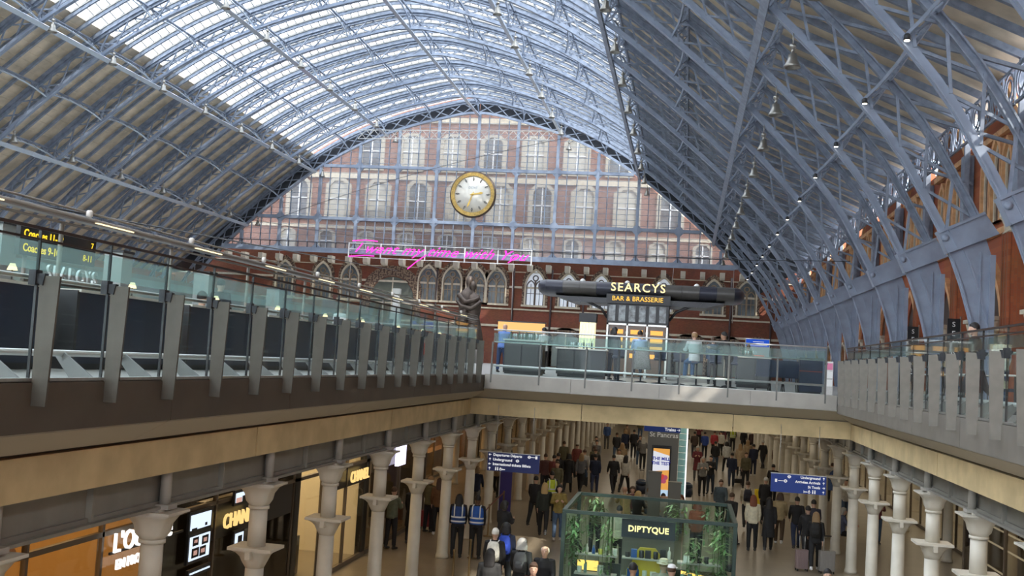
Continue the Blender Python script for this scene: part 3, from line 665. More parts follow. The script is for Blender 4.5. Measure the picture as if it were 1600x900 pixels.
struct('trim_4', f, mat('bridge_fascia', (.34, .32, .285), .5, metal=.2, noise=.08, nscale=2), 'light metal fascia across the far end of the opening', 'fascia')
struct('trim_5', so, mat('soffit_strip'), 'pale sloping strip beneath the far fascia', 'soffit'); struct('trim_6', gb_, GOLD, 'golden beige stone band across the far end of the opening', 'band')
# iron girders on the column rows
COLY = [29.85+3.42*k for k in range(-8, 25)]
XL, XR = -6.6, 5.12
GIRD = mat('girder_paint', (.23, .22, .19), .55, noise=.1, nscale=2); GIRDR = mat('girder_paint')
for X, sg, nm in ((XL, 1, 'left'), (XR, -1, 'right')):
    g_ = MB(); g_.box(X-.02, X+.02, -6, 113, -1.66, -.92); g_.box(X-.14, X+.14, -6, 113, -1.69, -1.65); g_.box(X-.06, X+.06, -6, 113, -1.65, -1.60)
    y = -6
    while y < 113: g_.box(X-.10, X+.10, y, y+.05, -1.64, -.95); y += 1.71
    struct('trim_7', g_, GIRD, 'riveted iron girder carried by the %s row of columns' % nm, 'girder')
NTH = ORD+['seventeenth', 'eighteenth', 'nineteenth', 'twentieth', 'twenty-first', 'twenty-second', 'twenty-third', 'twenty-fourth', 'twenty-fifth', 'twenty-sixth']
col = empty('iron_column')
def rr_ring(hx, hy, z, r=None, n=16):
    out = []
    for k in range(n):
        a = 2*PI*k/n; c, s = math.cos(a), math.sin(a)
        if r is not None: out.append((r*c, r*s, z))
        else:
            m = max(abs(c), abs(s)); t = .88; out.append((hx*c/m*(t+(1-t)*m), hy*s/m*(t+(1-t)*m), z))
    return out
s = MB(); s.lathe([(.19, 0), (.19, .08), (.165, .14), (.16, .3), (.145, 2.2)], n=16); s.build('shaft', CREAM, col)
s = MB(); s.rings([rr_ring(0, 0, 2.19, .145), rr_ring(.17, .15, 2.3), rr_ring(.2, .18, 2.38), rr_ring(.26, .22, 2.44), rr_ring(.34, .27, 2.48)]); s.box(-.36, .36, -.29, .29, 2.48, 2.53); s.box(-.04, .04, -.33, .33, 2.36, 2.48); s.build('ledge', CREAM, col)
s = MB(); s.lathe([(.145, 2.53), (.14, 3.14)], n=16); s.lathe([(.165, 3.12), (.165, 3.17)], n=16); s.build('upper_shaft', CREAM, col)
s = MB(); s.rings([rr_ring(0, 0, 3.17, .15), rr_ring(.17, .16, 3.25), rr_ring(.19, .18, 3.36), rr_ring(.25, .22, 3.45), rr_ring(.33, .28, 3.50)]); s.box(-.34, .34, -.29, .29, 3.50, 3.535); s.box(-.16, .16, -.2, .2, 3.535, 3.56)
s.build('capital', CREAM, col)
s = MB(); s.tube([(.13, 0, 3.58), (.13, 0, 4.2)], .07, 10); s.box(.02, .24, -.12, .12, 3.56, 3.62); s.build('bearing_stub', mat('stub', (.36, .34, .30), .5), col)
first = True
for X, sg, nm in ((XL, 1, 'left'), (XR, -1, 'right')):
    for k, y in enumerate(COLY):
        o = col if first else copy_tree(col); first = False
        o.location = (X, y, FLZ)
        if sg < 0: o.rotation_euler.z = PI
        rel = k-8; tag(o, 'slender cream iron column of the %s row, %s the far edge of the opening' % (nm, ORD[-rel-1]+' before' if rel < 0 else ('under' if rel == 0 else NTH[rel-1]+' beyond')), 'column', 'cream iron columns of the %s row' % nm)
for X, nm in ((-10.1, 'left'), (8.7, 'right')):
    for k, y in enumerate(COLY[(9 if X < 0 else 2)::2]):
        o = copy_tree(col); o.location = (X, y+.3, FLZ); tag(o, 'cream iron column of the inner %s row behind the front one, %s along' % (nm, NTH[k]), 'column', 'inner iron columns')
# ================================================================== GLASS BALUSTRADES
POST_SHADED = mat('post_metal_shaded', (.10, .09, .074), .5, metal=.3, noise=.08, nscale=6)  # same posts on both sides; left tone darkened to carry the shade
POST_LIT = mat('post_metal_lit', (.23, .21, .18), .5, metal=.2, noise=.08, nscale=6)  # right-hand copy, daylight put into the paler tone
def long_balustrade(side, X, ys, top, nm):
    """X: glass plane; posts stand on the opening side"""
    d = -side
    b = empty('glass_balustrade', (X, 0, 0), 'tall glass balustrade with flat steel posts along the %s edge of the opening' % nm, 'balustrade')
    sp = ys[1]-ys[0]
    pane = MB().box(-.010, .010, .01, sp-.01, .0, top)
    pm = None
    for i, y in enumerate(ys[:-1]):
        if pm is None: o = pm = pane.build('glass_panel', GLASS, b); j0 = MB().box(-.014, .014, -.008, .008, 0, top-.01).build('panel_joint', BLACK, pm)
        else: o = pm.copy(); C.objects.link(o); j = j0.copy(); C.objects.link(j); j.parent = o
        o.location = (0, y, 0)
    MB().box(-.016, .016, ys[0], ys[-1], top-.008, top+.02).build('top_rail', mat('dark_rail', (.035, .022, .018), .45), b); MB().box(-.018, -.0, ys[0], ys[-1], top-.105, top-.085).build('second_rail', mat('dark_rail'), b)
    post = MB(); w = .17
    post.prism([(d*.05, -.22), (d*.05+d*w*.9, -.22), (d*.07+d*w, .97), (d*.04, .97)], 'Y', -.014, .014)
    arm = MB(); arm.prism([(d*.10, .99), (-d*.06, .985), (-d*.06, .955), (d*.0, .90), (d*.08, .88)], 'Y', -.03, .03); arm.box(-.05, .02, -.05, .05, .88, 1.02)
    br = MB(); br.prism([(-d*.05, 0), (-d*.34, 0), (-d*.52, .22), (-d*.42, .26)], 'Y', -.012, .012)
    p0 = None
    for i, y in enumerate(ys):
        if p0 is None:
            p0 = post.build('post', POST_SHADED if side < 0 else POST_LIT, b); a0 = arm.build('clamp', DARKM, p0); tri = br.build('bumper_bracket', mat('bracket_grey', (.20, .205, .20), .5, metal=.3), p0); o = p0
        else:
            o = p0.copy(); C.objects.link(o)
            for c_ in (a0, tri): q = c_.copy(); C.objects.link(q); q.parent = o
        o.location = (0, y, 0)
    MB().tube([(-d*.14, ys[0], .96), (-d*.14, ys[-1], .96)], .022, 10).build('handrail', STEEL, b)
    MB().tube([(-d*.46, ys[0], .25), (-d*.46, ys[-1], .25)], .035, 10).build('bumper_rail', mat('pale_rail', (.6, .61, .6), .3, metal=.5), b)
    MB().box(-d*.0115-.001, -d*.0115+.001, ys[0], ys[-1], 1.02, top-.12).build('pale_teal_band', TEAL_BAND, b)
    MB().box(-.035, .035, ys[0], ys[-1], .0, .03).build('base_channel', STEEL, b)
long_balustrade(-1, LE+.02, [8.82+1.213*k for k in range(-4, 18)]+[], 1.40, 'left')
long_balustrade(1, RE-.02, [13.95+1.205*k for k in range(-5, 14)], 1.31, 'right')
# far balustrade across the end of the opening
bb = empty('glass_balustrade', (0, BE+.02, 0), 'glass balustrade with thin round-edged posts across the far end of the opening', 'balustrade')
xs = [LE+.42+1.6*k for k in range(7)]; xs = [x for x in xs if x < RE-.1]
XS = [LE+.12, -4.1, -2.17, -.25, 1.72, 3.28, RE-.25] if False else [at(x, 585, 'Y', BE).x for x in (768, 843, 915, 988, 1062, 1138, 1214, 1290)]
for a, b_ in zip(XS, XS[1:]):
    MB().box(a+.02, b_-.02, -.01, .01, .02, 1.33).build('glass_panel', GLASS, bb)
MB().box(XS[0], XS[-1], .0105, .0125, .98, 1.24).build('pale_teal_band', TEAL_BAND, bb)
for x in XS:
    p = MB(); p.box(x-.022, x+.022, -.13, -.05, -.22, .98).build('post', mat('post_steel', (.13, .13, .12), .45, metal=.3), bb); MB().box(x-.03, x+.03, -.12, .0, .86, .92).build('clamp', DARKM, bb)
MB().tube([(XS[0], -.0, 1.34), (XS[-1], 0, 1.34)], .022, 8).build('top_rail', mat('pale_rail'), bb)
MB().tube([(XS[0], .12, .98), (XS[-1], .12, .98)], .02, 8).build('handrail', mat('pale_rail'), bb)
MB().tube([(XS[0], .3, .28), (XS[-1], .3, .28)], .032, 8).build('bumper_rail', mat('pale_rail'), bb)
MB().box(XS[0], XS[-1], -.04, .04, 0, .03).build('base_channel', STEEL, bb)
# ================================================================== LOWER CONCOURSE: SHOPS, SIGNS, KIOSK
def area(name, loc, sx, sy, energy, col, rot=(0, 0, 0)):
    l = bpy.data.lights.new(name, 'AREA'); l.shape = 'RECTANGLE'; l.size = sx; l.size_y = sy; l.energy = energy; l.color = col
    o = bpy.data.objects.new(name, l); C.objects.link(o); o.location = loc; o.rotation_euler = rot; return o
SG = -8.75                                   # shop glass plane on the left
WARM = (1, .62, .28)
SHOPG = glass_mat('shop_glass', (.86, .84, .78), .09)
TAN = mat('shop_tan', (.55, .36, .15), .6); BLK = mat('shop_black', (.012, .011, .010), .3); CRW = mat('shop_cream', (.80, .72, .55), .55)
WOOD = mat('warm_wood', (.30, .16, .07), .5, noise=.2, nscale=6)
FRM = mat('shop_frame', (.16, .13, .10), .4, metal=.4)
def shop_shell(nm, y0, y1, X, back, m_back, lab, warm_e, col=WARM, zt=-1.9):
    s = empty('shop_unit', ((X+back)/2, (y0+y1)/2, FLZ), lab, 'shop'); ox, oy = s.location.x, s.location.y; sg = 1 if X > back else -1
    y0 += .02; y1 -= .02
    def L(a, b, c, d, e, f): return (min(a, b)-ox, max(a, b)-ox, c-oy, d-oy, e-FLZ, f-FLZ)
    MB().box(*L(back, back-sg*.1, y0, y1, FLZ, zt)).build('back_wall', m_back, s)
    MB().box(*L(back, X, y0, y0+.08, FLZ, zt)).build('side_wall', m_back, s); MB().box(*L(back, X, y1-.08, y1, FLZ, zt)).build('side_wall', m_back, s)
    MB().box(*L(back, X, y0, y1, zt-.06, zt)).build('shop_ceiling', CRW, s)
    f = MB(); n = max(2, round((y1-y0)/1.9))
    for k in range(n+1): y = y0+(y1-y0)*k/n; f.box(*L(X-.04, X+.04, y-.03, y+.03, FLZ, zt))
    f.box(*L(X-.05, X+.05, y0, y1, FLZ, FLZ+.12)); f.box(*L(X-.05, X+.05, y0, y1, zt-.08, zt)); f.box(*L(X-.04, X+.04, y0, y1, FLZ+2.62, FLZ+2.70)); f.build('shopfront_frame', FRM, s)
    MB().box(*L(X-.01, X+.01, y0, y1, FLZ+.1, zt)).build('shopfront_glass', SHOPG, s)
    k = 0; y = y0+.8
    while y < y1-.3:
        MB().lathe([(.12, 0), (.12, -.03)], ((X+back)/2+sg*.8-ox, y-oy, zt-.06-FLZ), 10).build('downlight', emis('downlight', (1, .78, .48), 14), s); y += 1.6
    area('shop_light', ((X+back)/2, (y0+y1)/2, zt-.12), abs(X-back)*.7, (y1-y0)*.8, warm_e, col)
    return s, L
def boxes(s, L, items, name, m):
    for it in items: MB().box(*L(*it)).build(name, m, s)
# 1 beauty shop, warm
s, L = shop_shell('a', 7.6, 17.2, SG, -13, TAN, 'warmly lit shop with tan walls behind glass, nearest on the left', 230)
boxes(s, L, [(-12.9, -12.5, 8+1.6*k, 9.3+1.6*k, FLZ, FLZ+2.3) for k in range(5)], 'wall_cabinet', WOOD)
boxes(s, L, [(-10.8, -10.2, 9, 11.5, FLZ, FLZ+1.0), (-10.9, -10.2, 13, 15.6, FLZ, FLZ+1.0)], 'counter', CRW)
boxes(s, L, [(-12.5, -12.42, 8.1+1.6*k, 9.2+1.6*k, FLZ+.6+.5*j, FLZ+.95+.5*j) for k in range(5) for j in range(3)], 'shelf_display', emis('shelf_glow', (1, .62, .25), 1.3))
boxes(s, L, [(SG-.3, SG-.25, 9.6, 13.6, FLZ+2.75, FLZ+3.25)], 'header_panel', mat('beige_header', (.55, .40, .22), .6))
for y in (11.2, 14.6):
    p = MB().lathe([(.03, .5), (.05, .3), (.16, .1), (.18, 0), (.05, .02)], n=12).build('pendant_shade', mat('pendant', (.2, .1, .05), .5), s); p.location = (-9.9-s.location.x, y-s.location.y, 2.3)
q = emis('white_sign', (1, .97, .92), 1.9)
o = empty('shop_sign', (SG+.14, 15.4, -2.88), 'glowing white two-line shop sign partly hidden by a cream column', 'sign')
text('lettering', "L'Occitane", .44, q, o, (0, 0, .12), align='LEFT', bold=.0, ext=.02); text('lettering', 'EN PROVENCE', .22, q, o, (.12, 0, -.22), align='LEFT', bold=.001, ext=.02); o.rotation_euler.z = PI/2
MB().box(-.02, 2.4, .03, .06, -.04, .0).build('mounting_rail', DARKM, o)
# 2 dark shop with screens and gilt letters
s, L = shop_shell('b', 17.2, 23.4, SG, -12.6, BLK, 'dark glossy shopfront with lit make-up screens and gold lettering', 60)
boxes(s, L, [(SG+.02, SG-.2, 18.9, 23.3, -3.30, -2.55)], 'fascia_band', BLK)
sc_l = emis('screen_light', (.75, .86, 1), 1.6)
def lightbox(nm, pts, lab, m, X=SG+.12, art=None):
    a, b = at(*pts[0], 'X', X), at(*pts[1], 'X', X); y0, y1, z0, z1 = min(a.y, b.y), max(a.y, b.y), min(a.z, b.z), max(a.z, b.z)
    o = empty('display_screen', (X, (y0+y1)/2, (z0+z1)/2), lab, 'screen'); w, h = (y1-y0)/2, (z1-z0)/2
    MB().box(-.05, 0, -w-.06, w+.06, -h-.06, h+.06).build('frame', BLACK, o); MB().box(0, .012, -w, w, -h, h).build('picture', m, o)
    if art:
        for (u0, u1, v0, v1, mm) in art: MB().box(.012, .02, -w+2*w*u0, -w+2*w*u1, -h+2*h*v0, -h+2*h*v1).build('picture_detail', mm, o)
    return o
DK = mat('print_dark', (.02, .02, .025), .5); PK = emis('print_pink', (.95, .55, .45), 1.0)
lightbox('s', ((297, 830), (330, 797)), 'pale blue lit screen high on the dark shopfront', sc_l, art=[(.05, .3, .0, .12, DK), (.7, .8, .1, .3, DK)])
lightbox('s', ((294, 878), (328, 830)), 'tall lit make-up poster with dark palettes on the dark shopfront', sc_l, art=[(.12, .40, .60, .95, DK), (.58, .9, .55, .92, DK), (.1, .45, .1, .5, DK), (.5, .8, .08, .48, DK), (.18, .34, .72, .85, PK), (.65, .82, .65, .82, PK), (.55, .75, .2, .38, PK), (.18, .36, .2, .4, PK)])
lightbox('s', ((296, 899), (327, 884)), 'low lit pale screen at the bottom of the dark shopfront', sc_l)
lightbox('s', ((368, 786), (388, 766)), 'small lit advert above the gold lettering', sc_l, art=[(.0, .45, .0, .5, PK), (.5, 1, .0, .6, DK)])
lightbox('s', ((366, 856), (380, 830)), 'small lit advert under the gold lettering', sc_l, art=[(.3, .8, .3, .8, DK)])
GL = emis('gold_letters', (1, .68, .24), 1.5)
o = text('shop_sign', 'CHANEL', .40, GL, None, (SG+.16, 19.35, -2.98), PI/2, align='LEFT', bold=.003, ext=.02, spacing=1.0); tag(o, 'gold lettering on the black band of the dark shopfront, nearer the viewer', 'sign', 'gold shop letters')
# 3 bright eyewear room
s, L = shop_shell('c', 23.4, 29.2, SG, -12.2, CRW, 'bright cream shop room with eyewear shelves behind dark frames', 190, (1, .80, .52))
boxes(s, L, [(SG+.02, SG-.2, 26.4, 29.1, -3.15, -2.6), (SG+.04, SG-.15, 23.4, 23.75, FLZ, -1.9), (SG+.04, SG-.15, 28.9, 29.2, FLZ, -1.9)], 'black_frame', BLK)
boxes(s, L, [(-10.2, -9.5, 24.0, 24.1+2.0, FLZ, FLZ+.95)], 'counter', BLK)
for j in range(4):
    z = FLZ+.75+.42*j; MB().box(*L(-9.5, -9.8, 23.95, 25.8, z, z+.03)).build('shelf', WHITE, s)
    for k in range(4): MB().box(*L(-9.52, -9.66, 24.05+.44*k, 24.37+.44*k, z+.04, z+.11)).build('spectacles', BLK, s)
MB().box(*L(-9.82, -9.86, 23.9, 25.9, FLZ+.4, FLZ+2.35)).build('shelf_back', emis('lit_back', (1, .9, .72), 1.1), s)
boxes(s, L, [(-12.05, -12.0, 24.5, 25.3, FLZ+2.0, FLZ+2.7), (-12.05, -12.0, 26, 27.0, FLZ+1.9, FLZ+2.6)], 'framed_picture', BLK)
for k in range(6): MB().lathe([(.05, 0), (.05, .14), (.02, .17), (.02, .22)], (-9.85-s.location.x, 24.1+.3*k-s.location.y, .95), 8).build('bottle', mat('bottle_amber', (.6, .3, .05), .2), s)
o = text('shop_sign', 'CHANEL', .42, GL, None, (SG+.16, 27.15, -2.9), PI/2, align='LEFT', bold=.003, ext=.02); tag(o, 'gold lettering on a black band, farther along the left shops', 'sign', 'gold shop letters')
# 4 grey glass and white glowing sign
s, L = shop_shell('d', 29.2, 36.0, SG, -12.0, mat('grey_lining', (.12, .11, .095), .5), 'plain grey glazed shop next to the bright eyewear room', 35)
o = MB().box(-.05, .05, -.45, .45, -.30, .30).build('projecting_sign', emis('violet_white', (.78, .74, 1), 3.0)); o.location = (SG+.15, 32.1, -2.68); o.rotation_euler.z = 0; tag(o, 'small glowing violet-white shop sign on the left side', 'sign')
# 5 warm bar front beyond
s, L = shop_shell('e', 36.0, 58.0, -11.5, -15, WOOD, 'warm restaurant front with many small lamps farther along on the left', 380)
for k in range(26):
    MB().lathe([(.02, -.09), (.09, -.04), (.09, .04), (.02, .09)], (-12.2-s.location.x-random.random()*1.5, 37+.75*k-s.location.y, 1.6+random.random()*1.6), 8).build('globe_lamp', emis('warm_globe', (1, .70, .35), 9), s)
boxes(s, L, [(-12.6, -12.0, 37, 56, FLZ, FLZ+1.05)], 'bar_counter', WOOD)
s, L = shop_shell('f', 58.0, 112.0, -11.5, -15, mat('far_wall', (.30, .25, .18), .6), 'row of dim shopfronts at far end of the left side', 300)
# right-hand fronts
s, L = shop_shell('g', 12.0, 30.5, 7.6, 11.6, mat('restaurant_dark', (.06, .045, .035), .5), 'dark glazed restaurant behind the right columns', 60)
boxes(s, L, [(7.8, 8.2, 13+2.3*k, 14.6+2.3*k, FLZ+.72, FLZ+.77) for k in range(7)], 'table_top', mat('table_pale', (.5, .45, .36), .4))
boxes(s, L, [(7.66, 7.7, 13, 29, FLZ+z, FLZ+z+.03) for z in (1.3, 1.9, 2.3)], 'light_rail', emis('rail_glow', (1, .85, .6), .6))
boxes(s, L, [(7.7, 7.9, 22.5, 23.8, FLZ+.2, FLZ+1.25)], 'lattice_screen', mat('red_lattice', (.30, .06, .02), .5))
for k in range(7): MB().lathe([(.02, 0), (.2, .02), (.2, .05), (.03, .07), (.03, .7)], (8.0-s.location.x, 13.8+2.3*k-s.location.y, 0), 8).build('table_leg', BLACK, s)
s, L = shop_shell('h', 32.0, 112.0, 9.6, 11.6, mat('white_lining', (.62, .60, .54), .6), 'pale shopfronts along the far right side', 900, (1, .9, .75))
# ceiling lights of the lower concourse beyond the opening
l0 = None
for X in (-4.4, 0, 4.0):
    for k in range(10):
        y = 34+8*k
        if l0 is None: l0 = o = MB().box(-.25, .25, -.9, .9, -.05, 0).build('ceiling_light', emis('panel_light', (1, .88, .7), 6.0))
        else: o = l0.copy(); C.objects.link(o)
        o.location = (X, y, -.9); tag(o, 'flat ceiling light over the lower concourse, %s row, %s from the opening' % ({-4.4: 'left', 0: 'middle', 4.0: 'right'}[X], ORD[k]), 'ceiling light', 'concourse ceiling lights')
area('concourse_light', (-.5, 70, -1.0), 9, 70, 1050, (1, .86, .66))
area('concourse_light', (-8.0, 20, -1.0), 2, 26, 130, (1, .74, .45)); area('concourse_light', (6.3, 22, -1.0), 1.6, 24, 150, (1, .82, .6))
struct('wall_concourse_end', MB().box(-30, WX, 112.2, 112.5, FLZ, -.9), mat('end_wall_dim', (.30, .27, .22), .7), 'dim end wall of the lower concourse', 'wall')
# hanging direction signs
SIGNB = mat('sign_blue', (.006, .022, .14), .45, emit=(.01, .05, .30), estr=.25); SIGNW = emis('sign_white', (1, 1, 1), 1.0)
def arrow(mb, x, z, s, d):
    v = {'L': (-1, 0), 'U': (0, 1), 'R': (1, 0)}[d]; a = Vector((v[0], 0, v[1])); p = Vector((-v[1], 0, v[0])); c = Vector((x, -.034, z))
    mb.bar(c-a*s*.5, c+a*s*.5, .014, .006, (0, 1, 0))
    for sg in (-1, 1): mb.bar(c+a*s*.5, c+a*s*.1+p*sg*s*.38, .014, .006, (0, 1, 0))
def hang_sign(x0, x1, y, z0, z1, lines, align, lab, m=SIGNB):
    w, h = (x1-x0)/2, (z1-z0)/2; o = empty('direction_sign', ((x0+x1)/2, y, (z0+z1)/2), lab, 'sign')
    MB().box(-w, w, -.03, .03, -h, h).build('board', m, o); MB().box(-w-.01, w+.01, -.035, .035, h, h+.02).build('top_edge', STEEL, o)
    pi = MB(); n = len(lines); rh = 2*h/n
    for i, (t, d, ic) in enumerate(lines):
        z = h-rh*(i+.5); xa = -w+.07 if align == 'L' else w-.07; arrow(pi, xa, z, rh*.55, d)
        if t: text('lettering', t, rh*.78, SIGNW, o, (-w+.16 if align == 'L' else w-.16, -.033, z), align='LEFT' if align == 'L' else 'RIGHT', bold=.003, ext=.002)
        for (u, kind) in ic:
            if kind == 'o': pi.ring([(u+.045*math.cos(a*PI/6), z+.045*math.sin(a*PI/6)) for a in range(12)], [(u+.025*math.cos(a*PI/6), z+.025*math.sin(a*PI/6)) for a in range(12)], 'Y', -.036, -.03); pi.box(u-.055, u+.055, -.037, -.03, z-.008, z+.008)
            elif kind == 'b': pi.box(u-.03, u+.03, -.037, -.03, z-.045, z+.045)
            elif kind == 'l': pi.box(u-.10, u+.10, -.037, -.03, z-.008, z+.008)
            elif kind == 'm': pi.lathe([(.016, -.037), (.016, -.03)], (u, 0, z+.04), 8, ax='Y'); pi.box(u-.016, u+.016, -.037, -.03, z-.045, z+.02)
            elif kind == 'd': pi.box(u-.05, u+.05, -.037, -.03, z-.02, z+.005); pi.box(u-.05, u-.04, -.037, -.03, z-.04, z+.035)
            elif kind == 'w': pi.ring([(u+.035*math.cos(a*PI/5), z-.01+.035*math.sin(a*PI/5)) for a in range(10)], [(u+.02*math.cos(a*PI/5), z-.01+.02*math.sin(a*PI/5)) for a in range(10)], 'Y', -.036, -.03); pi.box(u-.01, u+.01, -.037, -.03, z, z+.05)
    pi.build('pictogram', SIGNW, o)
    for x in (-w*.7, w*.7): MB().tube([(x, 0, h), (x, 0, -.9-o.location.z)], .008, 5).build('suspension_rod', STEEL, o)
    return o
y = BE+.5
a, b = at(763, 706, 'Y', y), at(842, 741, 'Y', y)
hang_sign(a.x, b.x, y, b.z, a.z+.0, [('Departures Départs', 'L', [(.47, 'o'), (.58, 'l'), (.68, 'b')]), ('Underground', 'U', [(.12, 'o')]), ('International tickets Billets', 'L', []), ('', 'U', [(-.52, 'm'), (-.46, 'm'), (-.38, 'w'), (-.29, 'd')])], 'L', 'dark blue hanging sign with four white lines, left of the concourse', mat('sign_navy', (.006, .012, .07), .45, emit=(.01, .02, .14), estr=.25))
a, b = at(1205, 739, 'Y', y), at(1290, 774, 'Y', y)
hang_sign(a.x, b.x, y, b.z, a.z, [('Underground', 'U', [(-.26, 'o')]), ('Arrivées Arrivals', 'U', [(-.46, 'l'), (-.36, 'o'), (-.62, 'b')]), ('St Tools', 'R', []), ('', 'U', [(.20, 'd'), (.30, 'w'), (.40, 'm'), (.46, 'm')])], 'R', 'bright blue hanging sign with white arrows, right of the concourse')
a, b = at(1008, 640, 'Y', 38), at(1063, 677, 'Y', 38)
hang_sign(a.x, b.x, 38, b.z, -1.35, [('', 'L', []), ('Trains', 'R', [])], 'R', 'far blue hanging sign above the grey totem')
# totem
tx0, tx1 = -1.36, -.16; TY = 42.5
o = empty('information_totem', ((tx0+tx1)/2, TY, FLZ), 'tall grey totem with station name and a lit orange poster screen', 'totem'); w = (tx1-tx0)/2
MB().box(-w, w, 0, .5, 0, 4.0).build('body', mat('totem_grey', (.17, .175, .17), .45, metal=.3), o)
pl = MB(); 
for k in range(14): pl.box(w+.02, w+.30, .05, .45, .5+.25*k, .5+.25*k+.22)
pl.build('glass_fin', mat('fin_teal', (.22, .42, .42), .25, emit=(.3, .6, .6), estr=.12), o); MB().box(w+.31, w+.36, 0, .5, .4, 4.0).build('light_edge', emis('edge_light', (1, 1, .97), 2.0), o)
text('lettering', 'St Pancras', .27, mat('name_grey', (.62, .64, .62), .5, emit=(1, 1, 1), estr=.15), o, (.02, -.012, 3.13), bold=.002, ext=.006)
MB().box(-.42, .34, -.05, 0, .62, 2.72).build('screen_frame', BLACK, o); MB().box(-.36, .28, -.06, -.05, .72, 2.60).build('screen', emis('poster_orange', (.95, .45, .10), 1.1), o)
MB().prism([(-.36, 1.70), (.28, 1.78), (.28, 2.34), (-.36, 2.50)], 'Y', -.068, -.06).build('poster_band', emis('poster_white', (.9, .92, 1), 1.1), o)
PB = emis('poster_blue', (.02, .03, .35), 1.0)
text('lettering', 'THE MILL', .17, PB, o, (-.04, -.072, 2.20), bold=.006, ext=.002); text('lettering', 'THE TEST', .17, PB, o, (-.04, -.072, 2.02), bold=.006, ext=.002)
for k in range(9):
    a = k*2.4; MB().lathe([(.10, -.075), (.06, -.085)], (-.04+.17*math.cos(a)*(k/9)**.5*1.3, 0, 1.42+.2*math.sin(a)*(k/9)**.5), 8, ax='Y').build('poster_fruit', emis('poster_red%d' % (k % 3), ((.75, .08, .06), (.85, .35, .3), (.55, .10, .18))[k % 3], 1.0), o)
MB().box(-.02, .28, -.068, -.06, .76, 1.0).build('poster_footer', emis('poster_pale', (.6, .8, 1), 1.1), o)
# square pillar behind seats
for k, (px, wd) in enumerate(((1027, .42), (1054, .42))):
    q = at(px, 800, 'Z', FLZ); m = MB().box(-wd/2, wd/2, 0, .3, 0, 1.9 if k else 2.2); m.box(-wd/2-.02, wd/2+.02, -.02, .32, 1.9 if k else 2.2, (1.9 if k else 2.2)+.04)
    p = m.build('information_post', mat('post_bronze', (.13, .12, .10), .45, metal=.4)); p.location = (q.x, 36.5, FLZ); tag(p, 'plain bronze-grey post in front of the totem, %s of two' % ('left' if k == 0 else 'right'), 'post')
# ------------------------------------------------------------------ glass kiosk
kz = -2.62; _a, _b, _c = at(880, 800, 'Z', kz), at(1149, 821, 'Z', kz), at(908, 772, 'Z', kz); kx0, kx1, ky0, ky1 = _a.x+.02, _b.x, (_a.y+_b.y)/2, _c.y
K = empty('glass_kiosk', ((kx0+kx1)/2, (ky0+ky1)/2, FLZ), 'open-topped glass kiosk with green frame, shelves and trailing plants', 'kiosk'); kw, kd, kh = (kx1-kx0)/2, (ky1-ky0)/2, kz-FLZ
KG = mat('kiosk_green', (.025, .045, .035), .35, metal=.3); KGL = glass_mat('kiosk_glass', (.84, .92, .88), .02)
for x in (-kw, kw):
    for yy in (-kd, kd): MB().box(x-.04, x+.04, yy-.04, yy+.04, 0, kh).build('corner_post', KG, K)
for yy in (-kd, kd): MB().box(-kw, kw, yy-.045, yy+.045, kh-.02, kh+.05).build('top_rail', KG, K)
for x in (-kw, kw): MB().box(x-.045, x+.045, -kd, kd, kh-.02, kh+.05).build('top_rail', KG, K)
for x0_, x1_ in ((-kw, -kw*.4), (-kw*.4, kw*.4), (kw*.4, kw)): MB().box(x0_+.01, x1_-.01, -kd-.008, -kd+.008, .06, kh).build('glass_wall', KGL, K); MB().box(x0_+.01, x1_-.01, kd-.008, kd+.008, .06, kh).build('glass_wall', KGL, K)
for x in (-kw, kw): MB().box(x-.008, x+.008, -kd, kd, .06, kh).build('glass_wall', KGL, K)
MB().box(-kw, kw, -kd, kd, 0, .05).build('plinth', KG, K)
MB().box(-.55, .55, -kd+.05, -kd+.12, kh-.42, kh-.05).build('name_panel', mat('kiosk_panel', (.01, .015, .03), .4), K)
text('lettering', 'DIPTYQUE', .17, emis('kiosk_gold', (1, .75, .35), 2.8), K, (0, -kd+.04, kh-.24), bold=.004, ext=.01, spacing=1.05)
for x0_, x1_ in ((-kw+.15, -.56), (.56, kw-.15)): MB().box(x0_, x1_, -kd+.60, -kd+.63, .05, 1.55).build('dark_back', mat('kiosk_dark', (.015, .03, .025), .35), K)
MB().box(-.54, .54, -kd+.40, -kd+.43, .05, kh-.45).build('grey_back', mat('kiosk_greyback', (.16, .15, .12), .5), K)
kb = MB().prism([(-.42, .3), (.42, .3), (.42, 1.5), (.33, 1.62), (.27, 1.85), (.16, 1.98), (-.16, 1.98), (-.27, 1.85), (-.33, 1.62), (-.42, 1.5)], 'Y', -kd+.32, -kd+.36).build('back_panel', mat('kiosk_yellow', (.60, .45, .04), .5, emit=(1, .8, .1), estr=.08), K)
for j, z in enumerate((.55, .95, 1.35, 1.75)):
    for x0_, x1_ in ((-kw+.25, -.62), (-.52, .52), (.62, kw-.25)):
        sh = MB().box(x0_, x1_, -kd+.14, -kd+.42, z, z+.025).build('shelf', mat('kiosk_shelf', (.35, .36, .34), .4, emit=(1, .9, .7), estr=.06), K)
MB().box(-kw+.1, -.6, -kd+.46, -kd+.52, .05, 1.1).build('cabinet', mat('cab_green', (.02, .035, .03), .4), K); MB().box(.6, kw-.1, -kd+.46, -kd+.52, .05, 1.1).build('cabinet', mat('cab_green'), K)
MB().box(-1.45, -1.0, -kd+.3, -kd+.34, 1.42, 1.62).build('lit_logo', emis('lit_amber', (1, .62, .15), 2.4), K); MB().prism([(.7, 1.52), (1.5, 1.42), (1.5, 1.46), (.7, 1.58)], 'Y', -kd+.3, -kd+.34).build('lit_strip', emis('lit_amber'), K)
